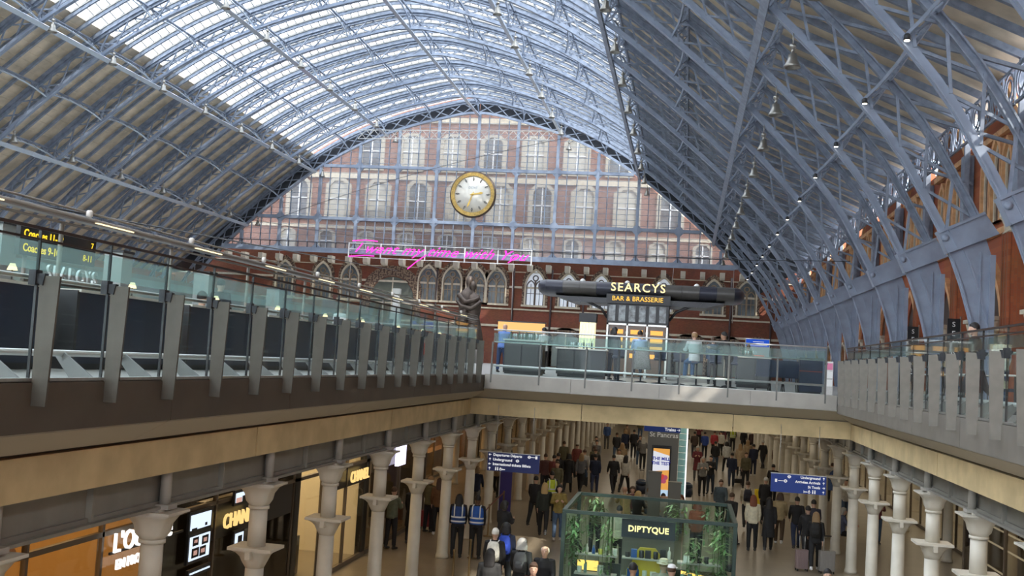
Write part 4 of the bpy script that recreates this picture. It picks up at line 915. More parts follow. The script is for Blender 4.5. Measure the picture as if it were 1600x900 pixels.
MB().box(-1.2, 1.2, -.3, .3, .05, .95).build('counter', mat('cab_green'), K); MB().box(-1.25, 1.25, -.35, .35, .95, 1.0).build('counter_top', mat('kiosk_shelf'), K)
area('kiosk_light', ((kx0+kx1)/2, ky0+.6, kz-.1), 3.2, .5, 40, (1, .85, .6))
random.seed(11); bm_ = [mat('candle_white', (.8, .8, .76), .35), mat('candle_teal', (.25, .42, .45), .3), mat('candle_yellow', (.75, .65, .12), .4), mat('box_black', (.02, .02, .025), .4), mat('box_blue', (.04, .12, .4), .4)]
jar = MB().lathe([(.045, 0), (.05, .01), (.05, .12), (.042, .125)], n=10).mesh('candle_jar', bm_[0]); bx_ = MB().box(-.06, .06, -.04, .04, 0, .15).mesh('gift_box', bm_[0]); bt_ = MB().lathe([(.035, 0), (.035, .12), (.012, .15), (.012, .2)], n=8).mesh('perfume_bottle', bm_[0])
cnt = {}
for j, z in enumerate((.575, .975, 1.375, 1.775)):
    x = kx0+.35
    while x < kx1-.3:
        if abs(x-(kx0+kx1)/2) > .6 or abs(x-(kx0+kx1)/2) < .5:
            kind, me = random.choice((('candle_jar', jar), ('gift_box', bx_), ('perfume_bottle', bt_))); c_ = random.randrange(5)
            if random.random() < .9:
                o = bpy.data.objects.new(kind, me); C.objects.link(o); o.location = (x, ky0+.28, FLZ+z); o.scale = (1, 1, random.uniform(.8, 1.4))
                o.material_slots[0].link = 'OBJECT'; o.material_slots[0].material = bm_[c_]
                n_ = cnt[(kind, c_, j)] = cnt.get((kind, c_, j), 0)+1
                tag(o, '%s %s on the kiosk %s shelf, %s such from the left' % (('white', 'teal', 'yellow', 'black', 'blue')[c_], kind.replace('_', ' '), ('lowest', 'second', 'third', 'top')[j], ORD[n_-1]), kind.replace('_', ' '), 'goods on the kiosk shelves')
        x += random.uniform(.12, .18)
# trailing plants
LEAF = mat('leaf_green', (.10, .22, .06), .5, col2=(.26, .42, .16), nscale=30); LEAFD = mat('leaf_dark', (.06, .15, .05), .5, col2=(.18, .30, .13), nscale=30)
def trailing(x, y, top, L, n, lab, m, spread=.22):
    g_ = MB(); s_ = MB()
    for k in range(n//7):
        a = random.random()*6.3; r = random.random()*spread; l = L*random.uniform(.5, 1); s_.tube([(r*math.cos(a), r*.5*math.sin(a), 0), (r*1.3*math.cos(a), r*.6*math.sin(a), -l*.5), (r*1.2*math.cos(a), r*.6*math.sin(a), -l)], .006, 4)
        for j in range(14):
            z = -l*random.random(); b = random.random()*6.3; c = Vector((r*1.2*math.cos(a), r*.6*math.sin(a), z)); d = Vector((math.cos(b), math.sin(b)*.7, random.uniform(-.9, .1))).normalized()*random.uniform(.12, .24); p = d.cross(Vector((0, 0, 1))).normalized()*.026
            g_.add([c, c+d*.5+p, c+d, c+d*.5-p], [(0, 1, 2, 3)])
    o = s_.build('trailing_plant', mat('stem', (.08, .12, .04), .6)); o.location = (x, y, top); g_.build('foliage', m, o); tag(o, lab, 'plant', 'trailing plants in the kiosk'); return o
for k, (x, top, L, n, wh) in enumerate(((kx0+.25, kz-.1, 1.5, 77, 'at its front left corner'), (kx0+.95, kz-.05, 1.7, 63, 'left of its name panel'), (kx1-.75, kz-.35, 1.2, 56, 'right of its name panel'), (kx1-.25, kz-.1, 1.8, 105, 'at its front right corner'))):
    trailing(x, ky0+.2, top, L, n, 'leafy green plant trailing inside the kiosk '+wh, LEAF if k % 2 else LEAFD)
for k, (x, wh) in enumerate(((kx0+.4, 'at its back left corner'), (kx1-1.2, 'midway along its back right half'), (kx1-.35, 'at its back right corner'))): trailing(x, ky1-.25, kz-.02, 1.0, 70, 'leafy green plant trailing inside the kiosk '+wh, LEAF if k % 2 else LEAFD, .3)
# queue posts with belts at left
for k, (px, py) in enumerate(((738, 872), (762, 838), (732, 905), (706, 925), (785, 812))):
    q = at(px, py, 'Z', FLZ); o = empty('barrier_post', q, 'slim bronze queue barrier post on the concourse floor, %s of five' % ORD[k], 'barrier post', 'queue barrier posts'); 
    MB().lathe([(.16, 0), (.16, .02), (.03, .04), (.028, .95), (.035, .96), (.035, 1.02), (.01, 1.03)], n=12).build('pole', mat('post_bronze2', (.22, .15, .07), .35, metal=.7), o)
    if k in (0, 1):
        nx = at(*((762, 838), (785, 812))[k], 'Z', FLZ)-q; MB().bar((0, 0, .97), (nx.x, nx.y, .97), .01, .05, (0, 0, 1)).build('belt', mat('belt_red', (.14, .03, .02), .6), o)
q = at(788, 800, 'Z', FLZ); o = MB().box(-.22, .22, -.05, .05, 0, 1.9).build('banner_stand', mat('banner_violet', (.05, .03, .20), .5)); o.location = q; tag(o, 'slim violet banner stand beside the left columns', 'banner stand')
MB().box(-.26, -.22, -.05, .05, 0, 1.95).build('side_pole', STEEL, o)
q = at(1183, 800, 'Z', FLZ); o = MB().prism([(-.2, 0), (.2, 0), (.12, .95), (-.12, .95)], 'Y', -.02, .02).build('floor_sign', mat('sign_yellow', (.85, .62, .02), .5)); o.location = (q.x, q.y, FLZ); o.rotation_euler = (math.radians(-10), 0, 0); tag(o, 'yellow folding caution board standing on the concourse floor', 'floor sign')
MB().prism([(-.2, 0), (.2, 0), (.12, .95), (-.12, .95)], 'Y', -.02, .02).build('rear_leaf', mat('sign_yellow'), o).rotation_euler = (math.radians(20), 0, 0)
# ================================================================== UPPER DECK
# bar with canopy
o = empty('bar_canopy', (-2.3, 50, 0), 'long dark round-ended canopy with glowing name over the upper deck bar', 'canopy')
cx = .05; hw = 4.65
def cap_outline(r, e=0):                                     # rounded box in section y-z
    return [(r*(1.0)*math.copysign(abs(math.cos(a))**.55, math.cos(a)), .42*math.copysign(abs(math.sin(a))**.8, math.sin(a))) for a in [2*PI*k/20 for k in range(20)]]
def cap_seg(xs_, fs_):
    m_ = MB(); m_.rings([[(x, yy*1.7*(.25+.75*f_), 4.02+zz*.86*f_**.6) for yy, zz in cap_outline(1)] for x, f_ in zip(xs_, fs_)], cap=False); return m_
for k in range(-5, 6):
    x = k*.78; dk = k in (-5, -1, 1, 0, 4, -2)
    cap_seg((x-.385, x+.385), (1, 1)).build('cladding_panel', mat('cladding_%s' % ('dark' if dk else 'light'), (.035, .037, .055) if dk else (.085, .08, .075), .35, metal=.2), o)
for sg in (-1, 1): cap_seg([sg*(4.29+d_) for d_ in (0, .15, .28, .38, .45, .48)], (1, .95, .84, .65, .4, .15)).build('rounded_end', mat('cladding_dark'), o)
un_ = MB(); un_.prism([(-3.9, 3.62), (3.9, 3.62), (3.1, 3.36), (-3.1, 3.36)], 'Y', -1.2, 1.2)
for x in (-2.9, -1.5, 1.6, 2.9): un_.bar((x, -1.25, 3.60), (x*.92, -1.25, 3.34), .05)
un_.build('underside', mat('canopy_under', (.02, .02, .025), .35), o)
for x in (-2.7, -.6, .9, 2.6): MB().lathe([(.13, 0), (.12, .08), (.07, .13), (.01, .15)], (x, -.5, 4.36), 10).build('roof_globe', WHITE, o)
YL = emis('bar_letters', (1, .82, .40), 2.2)
text('lettering', 'SEARCYS', .54, YL, o, (-.03, -1.80, 4.08), bold=.003, ext=.03, spacing=1.2); text('lettering', 'BAR & BRASSERIE', .30, emis('bar_letters2', (1, .58, .10), 2.0), o, (-.03, -1.80, 3.57), bold=.0, ext=.02, spacing=1.02)
MB().box(-1.45, 1.45, -1.76, -1.70, 3.35, 3.78).build('sign_backing', BLACK, o)
for sg in (-1, 1): MB().tube([(sg*1.42, -1.0, 2.7), (sg*1.7, -1.0, 3.1), (sg*2.3, -1.0, 3.38), (sg*2.6, -1, 3.5)], .07, 6).build('curved_strut', BLACK, o)
bx = MB(); bx.box(-1.4, 1.4, -1.6, -1.5, 2.45, 3.35); bx.build('upper_cabinet', BLACK, o)
for k in range(6): MB().box(-1.32+.46*k, -1.02+.46*k, -1.63, -1.6, 2.55, 3.28).build('upper_glazing', mat('cab_glass', (.20, .23, .24), .1, col2=(.05, .05, .05), nscale=4), o)
fr = MB()
for k in range(4): fr.box(-1.38+.9*k, -1.3+.9*k, -1.66, -1.58, 0, 2.45)
fr.box(-1.38, 1.4, -1.66, -1.58, 2.37, 2.45); fr.build('door_frame', mat('chrome', (.45, .44, .40), .25, metal=.9), o)
for k in range(3):
    MB().box(-1.28+.9*k, -.52+.9*k, -1.60, -1.57, .05, 2.36).build('door_glass', mat('bar_interior', (.10, .05, .02), .2), o)
    for j in range(4): MB().box(-1.18+.9*k, -.62+.9*k, -1.63, -1.60, .9+.36*j, .98+.36*j+.12).build('lit_shelf', emis('bar_amber', (1, .50, .12), 1.8), o)
for x in (-1.4, 1.32): MB().box(x, x+.08, -1.5, 1.5, 0, 3.5).build('side_wall', BLACK, o)
bpy.context.view_layer.update()
# lantern column
q = at(916, 560, 'Y', 47); o = empty('lantern_column', (q.x, 47, 0), 'square glowing column with black cap left of the bar', 'lantern')
MB().box(-.36, .36, -.36, .36, 0, .5).build('base', BLACK, o); MB().box(-.33, .33, -.33, .33, .5, 2.35).build('lit_panel', mat('lantern_glow', (.8, .75, .45), .4, emit=(1, .9, .5), estr=1.3, col2=(.3, .3, .25), nscale=9), o)
MB().box(-.38, .38, -.38, .38, 2.35, 2.75).build('cap', BLACK, o)
st = MB()
for k in range(5): st.bar((-.3+.14*k, -.34, .5), (-.22+.14*k, -.34, 2.35), .03, .02)
st.build('bars', mat('chrome'), o)
# information totem at far right
q = at(1183, 548, 'Y', 62); o = empty('departure_totem', (q.x, 62, 0), 'deck information totem with blue header and red screen at far right', 'totem')
MB().box(-.68, .68, -.1, .1, 0, 2.55).build('body', mat('totem_pale', (.45, .46, .46), .4), o); MB().box(-.64, .64, -.13, -.1, 2.1, 2.5).build('header', emis('header_blue', (.03, .12, .75), 1.0), o)
MB().box(-.36, .4, -.13, -.1, .5, 1.6).build('screen', emis('screen_red', (.95, .12, .05), 1.3), o); MB().box(-.3, .34, -.14, -.13, 1.2, 1.5).build('screen_detail', emis('screen_pale', (1, .6, .5), 1.5), o)
hl = MB()
for k in range(3): hl.box(-.5+.12*k, .55-.1*k, -.14, -.13, 2.15+.1*k, 2.18+.1*k)
hl.build('header_text_line', SIGNW, o)
# generic bronze standing pair on a plinth
BRZ = mat('statue_bronze', (.10, .075, .06), .45, metal=.5, noise=.2, nscale=2)
o = empty('bronze_statue', (at(733, 480, 'Y', 100).x, 100, 0), 'large dark bronze statue of two embracing draped figures before the brick front', 'statue')
MB().lathe([(1.7, 0), (1.7, 1.2), (1.6, 1.3)], n=24).build('plinth', mat('plinth_stone', (.25, .22, .2), .6), o)
def fig(sx, lean, h):
    f = MB(); rs = [(1.25, .0), (1.15, 1.2), (.95, 2.6), (.75, 3.6), (.95, 4.5), (1.05, 5.3), (.85, 6.0), (.30, 6.35), (.26, 6.6), (.42, 6.85), (.45, 7.15), (.34, 7.5), (.1, 7.65)]
    R = []
    for r, z in rs:
        z *= h; cx_ = sx*(.75-.10*z*lean); R.append([(cx_+r*.72*math.cos(a*PI/8)*(1+.07*math.cos(a*3)), r*.8*math.sin(a*PI/8), 1.3+z*.93) for a in range(16)])
    f.rings(R); return f
fig(-1, .9, 1.0).build('left_figure', BRZ, o); fig(1, .75, .93).build('right_figure', BRZ, o)
MB().tube([(-1.0, -.4, 6.5), (-.2, -.9, 5.8), (.6, -.85, 6.0), (1.0, -.6, 6.3)], [.28, .24, .2, .16], 8).build('arm', BRZ, o); MB().tube([(1.2, -.5, 5.9), (.4, -1.0, 5.2), (-.6, -.9, 5.4), (-1.1, -.5, 5.9)], [.26, .22, .2, .16], 8).build('arm', BRZ, o)
# booths, counters and tables behind the left balustrade
k = 0
def booth(x, y, L_, hgt, lab, top=True):
    o = empty('bar_booth', (x, y, 0), lab, 'booth', 'navy booths of the deck bar')
    MB().box(-.35, .0, -L_/2, L_/2, .08, hgt).build('back_panel', NAVY, o); MB().box(-.9, -.35, -L_/2, L_/2, .08, .45).build('seat', NAVY, o); MB().box(-1.25, -.9, -L_/2, L_/2, .08, hgt).build('back_panel', NAVY, o)
    MB().box(-1.2, -.05, -L_/2+.05, L_/2-.05, 0, .08).build('plinth', BLACK, o)
    for s_ in (-1, 1): MB().box(-1.27, .02, s_*L_/2-.03, s_*L_/2+.03, .0, hgt+.02).build('end_panel', CHAR, o)
    if top: MB().box(-.40, .05, -L_/2, L_/2, hgt, hgt+.035).build('capping', mat('pale_counter', (.6, .58, .52), .3), o)
    return o
for i in range(9):
    y = 10.6+3.1*i; booth(-7.75, y, 2.5, 1.0, 'navy leather booth with pale capping behind the left balustrade, %s from the viewer' % ORD[i])
for i in range(10):
    o = empty('table_lamp', (-7.9, 11.3+2.75*i, 1.035), 'small lit table lamp on the booth capping, %s from the viewer' % ORD[i], 'lamp', 'table lamps on the left')
    if (11.3+2.75*i-10.6) % 3.1 > 1.2 and (11.3+2.75*i-10.6) % 3.1 < 1.9: o.location.y += .5
    MB().lathe([(.06, 0), (.06, .01), (.01, .02), (.01, .16)], n=10).build('stand', DARKM, o); MB().lathe([(.06, .13), (.03, .21)], n=12).build('shade', emis('lamp_shade_glow', (1, .8, .5), 2.5), o)
tb0 = None
for i in range(8):
    y = 12.2+2.9*i
    if tb0 is None:
        o = tb0 = empty('bar_table', (0, 0, 0)); MB().lathe([(.42, .72), (.42, .75)], n=20).build('table_top', mat('pale_counter'), o); MB().lathe([(.25, 0), (.25, .02), (.03, .04), (.03, .72)], n=12).build('pedestal', DARKM, o)
    else: o = copy_tree(tb0)
    o.location = (-10.6-(i % 2)*1.1, y, 0); tag(o, 'round pale bar table behind the left booths, %s from the viewer' % ORD[i], 'table', 'round bar tables')
ch0 = None
def chair_at(x, y, rz, lab, grp):
    global ch0
    if ch0 is None:
        o = ch0 = empty('deck_chair_upright', (0, 0, 0)); o.name = 'cafe_chair'
        MB().box(-.23, .23, -.23, .23, .42, .49).build('seat', NAVY, o); MB().prism([(.19, .45), (.25, .45), (.31, .95), (.26, .95)], 'X', -.23, .23).build('backrest', NAVY, o)
        for a in (-1, 1):
            for b in (-1, 1): MB().tube([(a*.19, b*.19, .42), (a*.23, b*.23, 0)], .014, 6).build('leg', BLACK, o)
    else: o = copy_tree(ch0)
    o.location = (x, y, 0); o.rotation_euler.z = rz; tag(o, lab, 'chair', grp); return o
bpy.context.view_layer.update()
for i in range(8):
    y = 12.2+2.9*i
    chair_at(-10.6-(i % 2)*1.1+.75, y+.1, -PI/2, 'navy chair on the near side of the round bar table %s from the viewer' % ORD[i], 'navy chairs by round tables')
# far-side partitions beyond, pillars, service boxes
for i, (x, y, h_, w_) in enumerate(((-13.5, 14, 2.6, .5), (-14.0, 19.5, 2.6, .5), (-14.5, 25, 2.6, .5), (-15, 31, 2.6, .5), (-15.5, 38, 2.6, .5))):
    o = MB().box(-w_/2, w_/2, -w_/2, w_/2, 0, h_).build('service_pillar', mat('pillar_grey', (.30, .31, .30), .5)); o.location = (x, y, 0); tag(o, 'pale grey square pillar on the left platform, %s from the viewer' % ORD[i], 'pillar', 'grey platform pillars'); MB().box(-w_/2-.03, w_/2+.03, -w_/2-.03, w_/2+.03, h_, h_+.06).build('cap', DARKM, o)
o = empty('platform_screen', (-16, 26, 0), 'long pale glazed platform screen behind the left bar', 'screen')
MB().box(-.05, .05, -16, 30, .1, 2.2).build('glazing', mat('screen_pale_glass', (.30, .38, .38), .2), o); MB().box(-.08, .08, -16, 30, 2.2, 2.32).build('head_rail', STEELM, o); MB().box(-.08, .08, -16, 30, .0, .1).build('base', DARKM, o)
lt = MB(); 
for k in range(9): MB().box(.06, .14, -14+4.8*k, -11.6+4.8*k, 1.55, 1.62).build('strip_light', emis('strip_warm', (1, .86, .55), 2.2), o)
# long lighting rail with fittings beside the left balustrade
o = empty('lighting_rail', (-9.25, 0, .20), 'long grey lighting rail with small spot fittings above the left bar', 'rail')
for zz, rr2 in ((2.02, .05), (2.14, .018), (1.90, .02)): MB().tube([(0, 4, zz), (0, 46, zz)], rr2, 8).build('rail_tube', STEELM, o)
MB().box(-.10, .08, 4, 46, 1.97, 1.99).build('tray', mat('tray_grey', (.30, .29, .27), .4, metal=.4), o)
for k in range(11):
    y = 7.5+3.4*k; MB().tube([(0, y, -.20), (0, y, 1.9)], .035, 8).build('support_post', STEELM, o)
    f_ = MB().lathe([(.03, 0), (.05, .02), (.05, .09), (.03, .11)], (.12, y+.5, 2.05), 10, ax='Z').build('spot_fitting', mat('fitting_pale', (.6, .57, .52), .4), o)
    MB().box(.02, .09, y+.8, y+1.9, 1.99, 2.01).build('strip_light', emis('strip_warm'), o)
# hanging yellow departure board
a, b = at(45, 373, 'X', -13), at(132, 392, 'X', -13)
o = empty('departure_board', (-13, (a.y+b.y)/2, 0), 'hanging black board with yellow coach letters seen through the left glass', 'sign'); o.rotation_euler.z = PI/2-.0
w = abs(b.y-a.y)/2+.35; MB().box(-w, w, -.05, .05, 1.95, 2.55).build('board', BLACK, o)
YT = emis('yellow_text', (1, .62, .03), 2.2); text('lettering', 'Coaches 11-12', .22, YT, o, (-w+.1, -.06, 2.38), align='LEFT', bold=.004, ext=.003); text('lettering', 'Coaches 9-10', .22, YT, o, (-w+.1, -.06, 2.1), align='LEFT', bold=.004, ext=.003); text('lettering', '7', .2, YT, o, (w-.16, -.06, 2.38), ext=.003); text('lettering', '8-11', .2, YT, o, (w-.3, -.06, 2.1), ext=.003)
for x in (-w*.8, w*.8): MB().tube([(x, 0, 0), (x, 0, 1.95)], .04, 8).build('support_post', STEELM, o)
# etched name on a bar screen
o = empty('name_screen', (-9.35, 14.75, 0), 'low screen with grey raised bar name behind the left booths', 'sign'); o.rotation_euler.z = PI/2
MB().box(-1.1, 1.5, .02, .05, .9, 1.22).build('glass', glass_mat('name_glass', (.8, .86, .84), .1), o); text('lettering', 'SEARCYS', .29, mat('grey_letters', (.55, .57, .56), .4, metal=.3), o, (.1, 0, 1.34), spacing=1.2, bold=.006, ext=.02); MB().box(-1.1, 1.5, 0, .06, 1.17, 1.20).build('rail', FASCIA_SHADED, o)
for x in (-1.05, 1.45): MB().tube([(x, .03, 0), (x, .03, 1.2)], .025, 6).build('leg', DARKM, o)
# train roofs at the left platforms
o = empty('train', (-29, 54, 0), 'grey streamlined train nose and roof at a left platform', 'train')
TG = mat('train_grey', (.42, .42, .41), .35, metal=.2); R = []
for k, y in enumerate((-46, 0, 22, 27, 31, 34, 36.3, 37.2)):
    f_ = (1, 1, 1, .96, .85, .66, .4, .15)[k]; R.append([(1.45*(.75+.25*f_)*math.copysign(abs(math.cos(a))**.6, math.cos(a)), y, .3+(1.6+1.6*math.copysign(abs(math.sin(a))**.7, math.sin(a)))*(.35+.65*f_)) for a in [2*PI*q_/20 for q_ in range(20)]])
MB().rings(R).build('body', TG, o)
for s_ in (-1, 1): MB().box(s_*1.46-.01 if s_ > 0 else -1.47, s_*1.46+.01 if s_ > 0 else -1.45, -45, 24, 1.9, 2.5).build('window_band', WINDARK, o)
MB().box(-.5, .5, -30, -26, 3.4, 3.6).build('roof_fairing', mat('train_dark', (.15, .15, .15), .5), o)
mast = MB(); mast.prism([(-.9, 0), (.9, 0), (.25, 6.0), (-.1, 6.0)], 'Y', -.25, .25); o = mast.build('platform_fin', mat('fin_pale', (.52, .52, .49), .5)); qq = at(636, 450, 'Y', 95); o.location = (qq.x-1.0, 95, 0); tag(o, 'tall pale tapering fin standing before the brick front on the left', 'fin'); MB().box(-.3, .4, -.3, .3, 6.0, 6.5).build('cap', mat('pillar_grey'), o)
# bar counters beyond the far balustrade
def counter(x0, x1, y, h_, lab, d=.8):
    o = empty('bar_counter', ((x0+x1)/2, y, 0), lab, 'counter'); w = (x1-x0)/2
    MB().box(-w, w, 0, d, .1, h_).build('body', CHAR, o); MB().box(-w-.05, w+.05, -.08, d+.05, h_, h_+.05).build('worktop', mat('pale_counter'), o); MB().box(-w+.04, w-.04, .05, d-.05, 0, .1).build('plinth', BLACK, o)
    for k in range(int(w*2/.6)): MB().box(-w+.05+.6*k, -w+.6+.6*k, -.02, 0, .14, h_-.05).build('front_panel', mat('counter_panel', (.05, .055, .055), .45), o)
    return o
c1 = counter(at(785, 590, 'Y', 36).x, at(845, 590, 'Y', 36).x, 36, 1.15, 'dark bar counter with pale worktop at the far deck, leftmost')
c2 = counter(at(868, 590, 'Y', 37).x, at(945, 590, 'Y', 37).x, 37, .98, 'dark bar counter with pale worktop in the middle of the far deck')
c3 = counter(at(1150, 590, 'Y', 38).x, at(1202, 590, 'Y', 38).x, 38, 1.05, 'grey bar counter behind the navy chairs at the far right')
bt = MB().lathe([(.036, 0), (.036, .19), (.013, .23), (.013, .30)], n=8).mesh('wine_bottle', mat('bottle_green', (.02, .06, .03), .15)); gls = MB().lathe([(.03, 0), (.004, .01), (.004, .09), (.035, .13), (.03, .2)], n=10).mesh('wine_glass', mat('glass_pale', (.6, .66, .66), .1))
n_ = 0
for (cx_, yy, zz, nn) in ((c1.location.x, 36.3, 1.2, 12), (c2.location.x, 37.3, 1.03, 10), (c3.location.x+.15, 38.3, 1.1, 6)):
    for k in range(nn):
        me = gls if k % 3 else bt; o = bpy.data.objects.new('wine_glass' if k % 3 else 'wine_bottle', me); C.objects.link(o); o.location = (cx_-.5+k*.09, yy+.1*(k % 2), zz); n_ += 1
        tag(o, '%s on the %s far bar counter, %s in line' % ('clear stemmed glass' if k % 3 else 'dark green bottle', {12: 'leftmost', 10: 'middle', 6: 'right'}[nn], ORD[k]), 'glass' if k % 3 else 'bottle', 'glasses and bottles on the bar')
# high stools, navy chairs, navy host desk
def stool(x, y, lab):
    o = empty('bar_stool', (x, y, 0), lab, 'stool', 'high bar stools'); MB().lathe([(.2, .74), (.21, .80), (.19, .82)], n=14).build('seat', NAVY, o); MB().lathe([(.21, 0), (.21, .02), (.03, .04), (.03, .74)], n=12).build('pedestal', DARKM, o); MB().tube([(.17*math.cos(a*PI/6), .17*math.sin(a*PI/6), .28) for a in range(12)], .012, 5, closed=True).build('foot_ring', STEEL, o); MB().prism([(-.18, .8), (.18, .8), (.2, 1.05), (-.2, 1.05)], 'Y', .17, .2).build('backrest', NAVY, o)
for k, px in enumerate((965, 1000, 1030, 1060, 1088, 1118, 1142)):
    q = at(px, 585, 'Y', 34.6); stool(q.x, 34.6+.5*(k % 2), 'navy high stool at the far balustrade, %s from the left' % ORD[k])
for k, px in enumerate((965, 1030, 1118)):
    q = at(px, 585, 'Y', 33.6); o = empty('high_table', (q.x, 33.9, 0), 'dark high table among the stools, %s from the left' % ORD[k], 'table', 'high tables'); MB().box(-.4, .4, -.3, .3, 1.02, 1.06).build('table_top', CHAR, o); MB().tube([(0, 0, 0), (0, 0, 1.02)], .04, 8).build('pedestal', DARKM, o); MB().lathe([(.26, 0), (.26, .02)], n=16).build('base', DARKM, o)
for k, px in enumerate((1198, 1219, 1240)):
    q = at(px, 600, 'Y', 33.5); chair_at(q.x-.12, 33.5, PI, 'navy chair in the row beside the navy desk, %s from the left' % ORD[k], 'navy chairs by the desk')
q0, q1 = at(1249, 600, 'Y', 33.2), at(1285, 600, 'Y', 33.2); o = empty('host_desk', ((q0.x+q1.x)/2, 33.3, 0), 'tall navy desk with a thin red line at the right corner of the deck', 'desk'); w = (q1.x-q0.x)/2
MB().box(-w, w, 0, .5, .05, 1.05).build('body', NAVY, o); MB().box(-w-.02, w+.02, -.02, .52, 1.05, 1.08).build('desk_top', CHAR, o); MB().box(-w, w, -.01, 0, .66, .68).build('red_line', mat('red_line', (.3, .04, .02), .5), o); MB().box(-w+.03, w-.03, .03, .47, 0, .05).build('plinth', BLACK, o)
o = empty('leaflet_stand', (q1.x+.18, 33.2, 0), 'narrow stand of pink and white leaflets beside the navy desk', 'stand'); MB().box(-.12, .12, 0, .1, 0, 1.0).build('frame', STEEL, o)
for k in range(3): MB().box(-.10, .10, -.02, 0, .25+.25*k, .45+.25*k).build('leaflet', WHITE if k < 2 else mat('leaflet_pink', (.7, .2, .35), .5), o)
# folded parasol-like lit menu boards and yellow lights near the left of the bridge
q = at(815, 505, 'Y', 42); o = empty('lit_menu_board', (q.x, 42, 0), 'long amber lit menu board seen over the left bar counter', 'board'); MB().box(-.95, .95, -.05, .05, 1.62, 2.0).build('lit_face', emis('menu_amber', (1, .60, .22), 1.5), o)
for x in (-.9, .9): MB().tube([(x, 0, 0), (x, 0, 1.62)], .03, 6).build('leg', DARKM, o)
MB().box(-1.0, 1.0, -.06, .06, 2.0, 2.05).build('cap', DARKM, o)
# restaurant tables right side of the deck
for i in range(6):
    y = 16.5+2.5*i; o = copy_tree(tb0); o.location = (6.2, y, 0); tag(o, 'round pale cafe table behind the right balustrade, %s from the viewer' % ORD[i], 'table', 'round tables on the right deck')
    chair_at(6.9, y+.1, -PI/2+PI, 'navy chair facing the round table behind the right balustrade, %s from the viewer' % ORD[i], 'navy chairs on the right deck')
for i, (px, py, Y_, lt_) in enumerate(((1506, 505, 42, 0), (1440, 512, 52, 0))):
    q = at(px, py, 'X', 11.3); o = empty('vertical_banner', (10.9, q.y, 0), 'tall narrow black banner with white letters by the right wall, %s' % ('nearer' if i == 0 else 'farther'), 'banner'); MB().box(-.25, .25, -.03, .03, .6, 3.3).build('cloth', BLACK, o); MB().tube([(.27, 0, 0), (.27, 0, 3.4)], .03, 6).build('pole', STEELM, o)
    for j, c_ in enumerate('SEARCYS'[:6]): text('lettering', c_, .3, WHITE, o, (0, -.036, 3.05-.38*j), ext=.002)
# cables
def cable(pts, r, lab, m=DARKM):
    o = MB().tube(pts, r, 5).build('cable', m); tag(o, lab, 'cable', 'thin cables')
P3 = lambda x, y, ax, v: tuple(at(x, y, ax, v))
def sag(a, b, d, n=10): a, b = Vector(a), Vector(b); return [tuple(a.lerp(b, k/n)-Vector((0, 0, d*4*(k/n)*(1-k/n)))) for k in range(n+1)]
cable(sag(P3(0, 310, 'X', -14), P3(620, 423, 'Y', 96), 0), .025, 'thin dark cable sloping along the left above the platform')
cable(sag((-46, 112, 14.9), (-12, 112, 25.2), -.8), .03, 'thin cable strung across the end screen above the clock')
cable(sag((-50, 108, 14.5), (8.6, 60, 7.0), 1.2), .02, 'long thin cable strung across the shed below the end screen')
for k, (px, y0_, y1_, Y_) in enumerate(((802, 404, 500, GY-.2), (549, 396, 435, GY-.2), (437, 393, 415, GY-.2), (1147, 418, 505, GY-.2), (1053, 414, 445, GY-.2))):
    cable([P3(px, y0_, 'Y', Y_), P3(px-3, y1_, 'Y', Y_)], .035, 'thin pale vertical rod hanging before the brick front, %s' % ORD[k], mat('rod_pale', (.5, .46, .42), .5))
lg = mat('lattice_gantry', (.55, .56, .54), .5); gnt = MB(); a_, b_ = Vector(P3(560, 203, 'Y', 114)), Vector(P3(868, 205, 'Y', 114))
for z in (0, -1.0): gnt.bar(a_+Vector((0, 0, z)), b_+Vector((0, 0, z)), .10, .08)
for k in range(24): p = a_.lerp(b_, k/24); q_ = a_.lerp(b_, (k+1)/24); gnt.bar(p, q_-Vector((0, 0, 1)), .05); gnt.bar(p-Vector((0, 0, 1)), q_, .05)
tag(gnt.build('maintenance_gantry', lg), 'thin pale lattice gantry hanging across the top of the end screen', 'gantry')
# a loudspeaker or camera on short arms at the left rail

for i in range(6):
    y = 15.5+2.6*i; o = empty('display_cabinet', (10.4, y, 0), 'dark wooden display cabinet with warm lit shelves along the right wall, %s from the viewer' % ORD[i], 'cabinet', 'display cabinets on the right deck')
    m = MB(); m.box(-.3, .3, -1.0, -.95, 0, 2.0); m.box(-.3, .3, .95, 1.0, 0, 2.0); m.box(-.3, .3, -1, 1, 1.95, 2.0); m.box(.27, .3, -1, 1, 0, 2.0); m.box(-.3, .3, -1, 1, 0, .5); m.build('body', mat('cabinet_brown', (.10, .035, .02), .5), o)
    for j in range(3): MB().box(-.25, .26, -.94, .94, .75+.4*j, .78+.4*j).build('shelf', mat('kiosk_shelf'), o)
    MB().box(.2, .26, -.9, .9, 1.80, 1.86).build('strip_light', emis('strip_warm'), o)
    for j in range(5): MB().box(-.12, .1, -.8+.36*j, -.62+.36*j, .78+.4*(j % 3), .96+.4*(j % 3)).build('folded_stock', mat('stock_%d' % (j % 4), ((.5, .45, .35), (.1, .2, .25), (.45, .12, .08), (.6, .6, .58))[j % 4], .7), o)
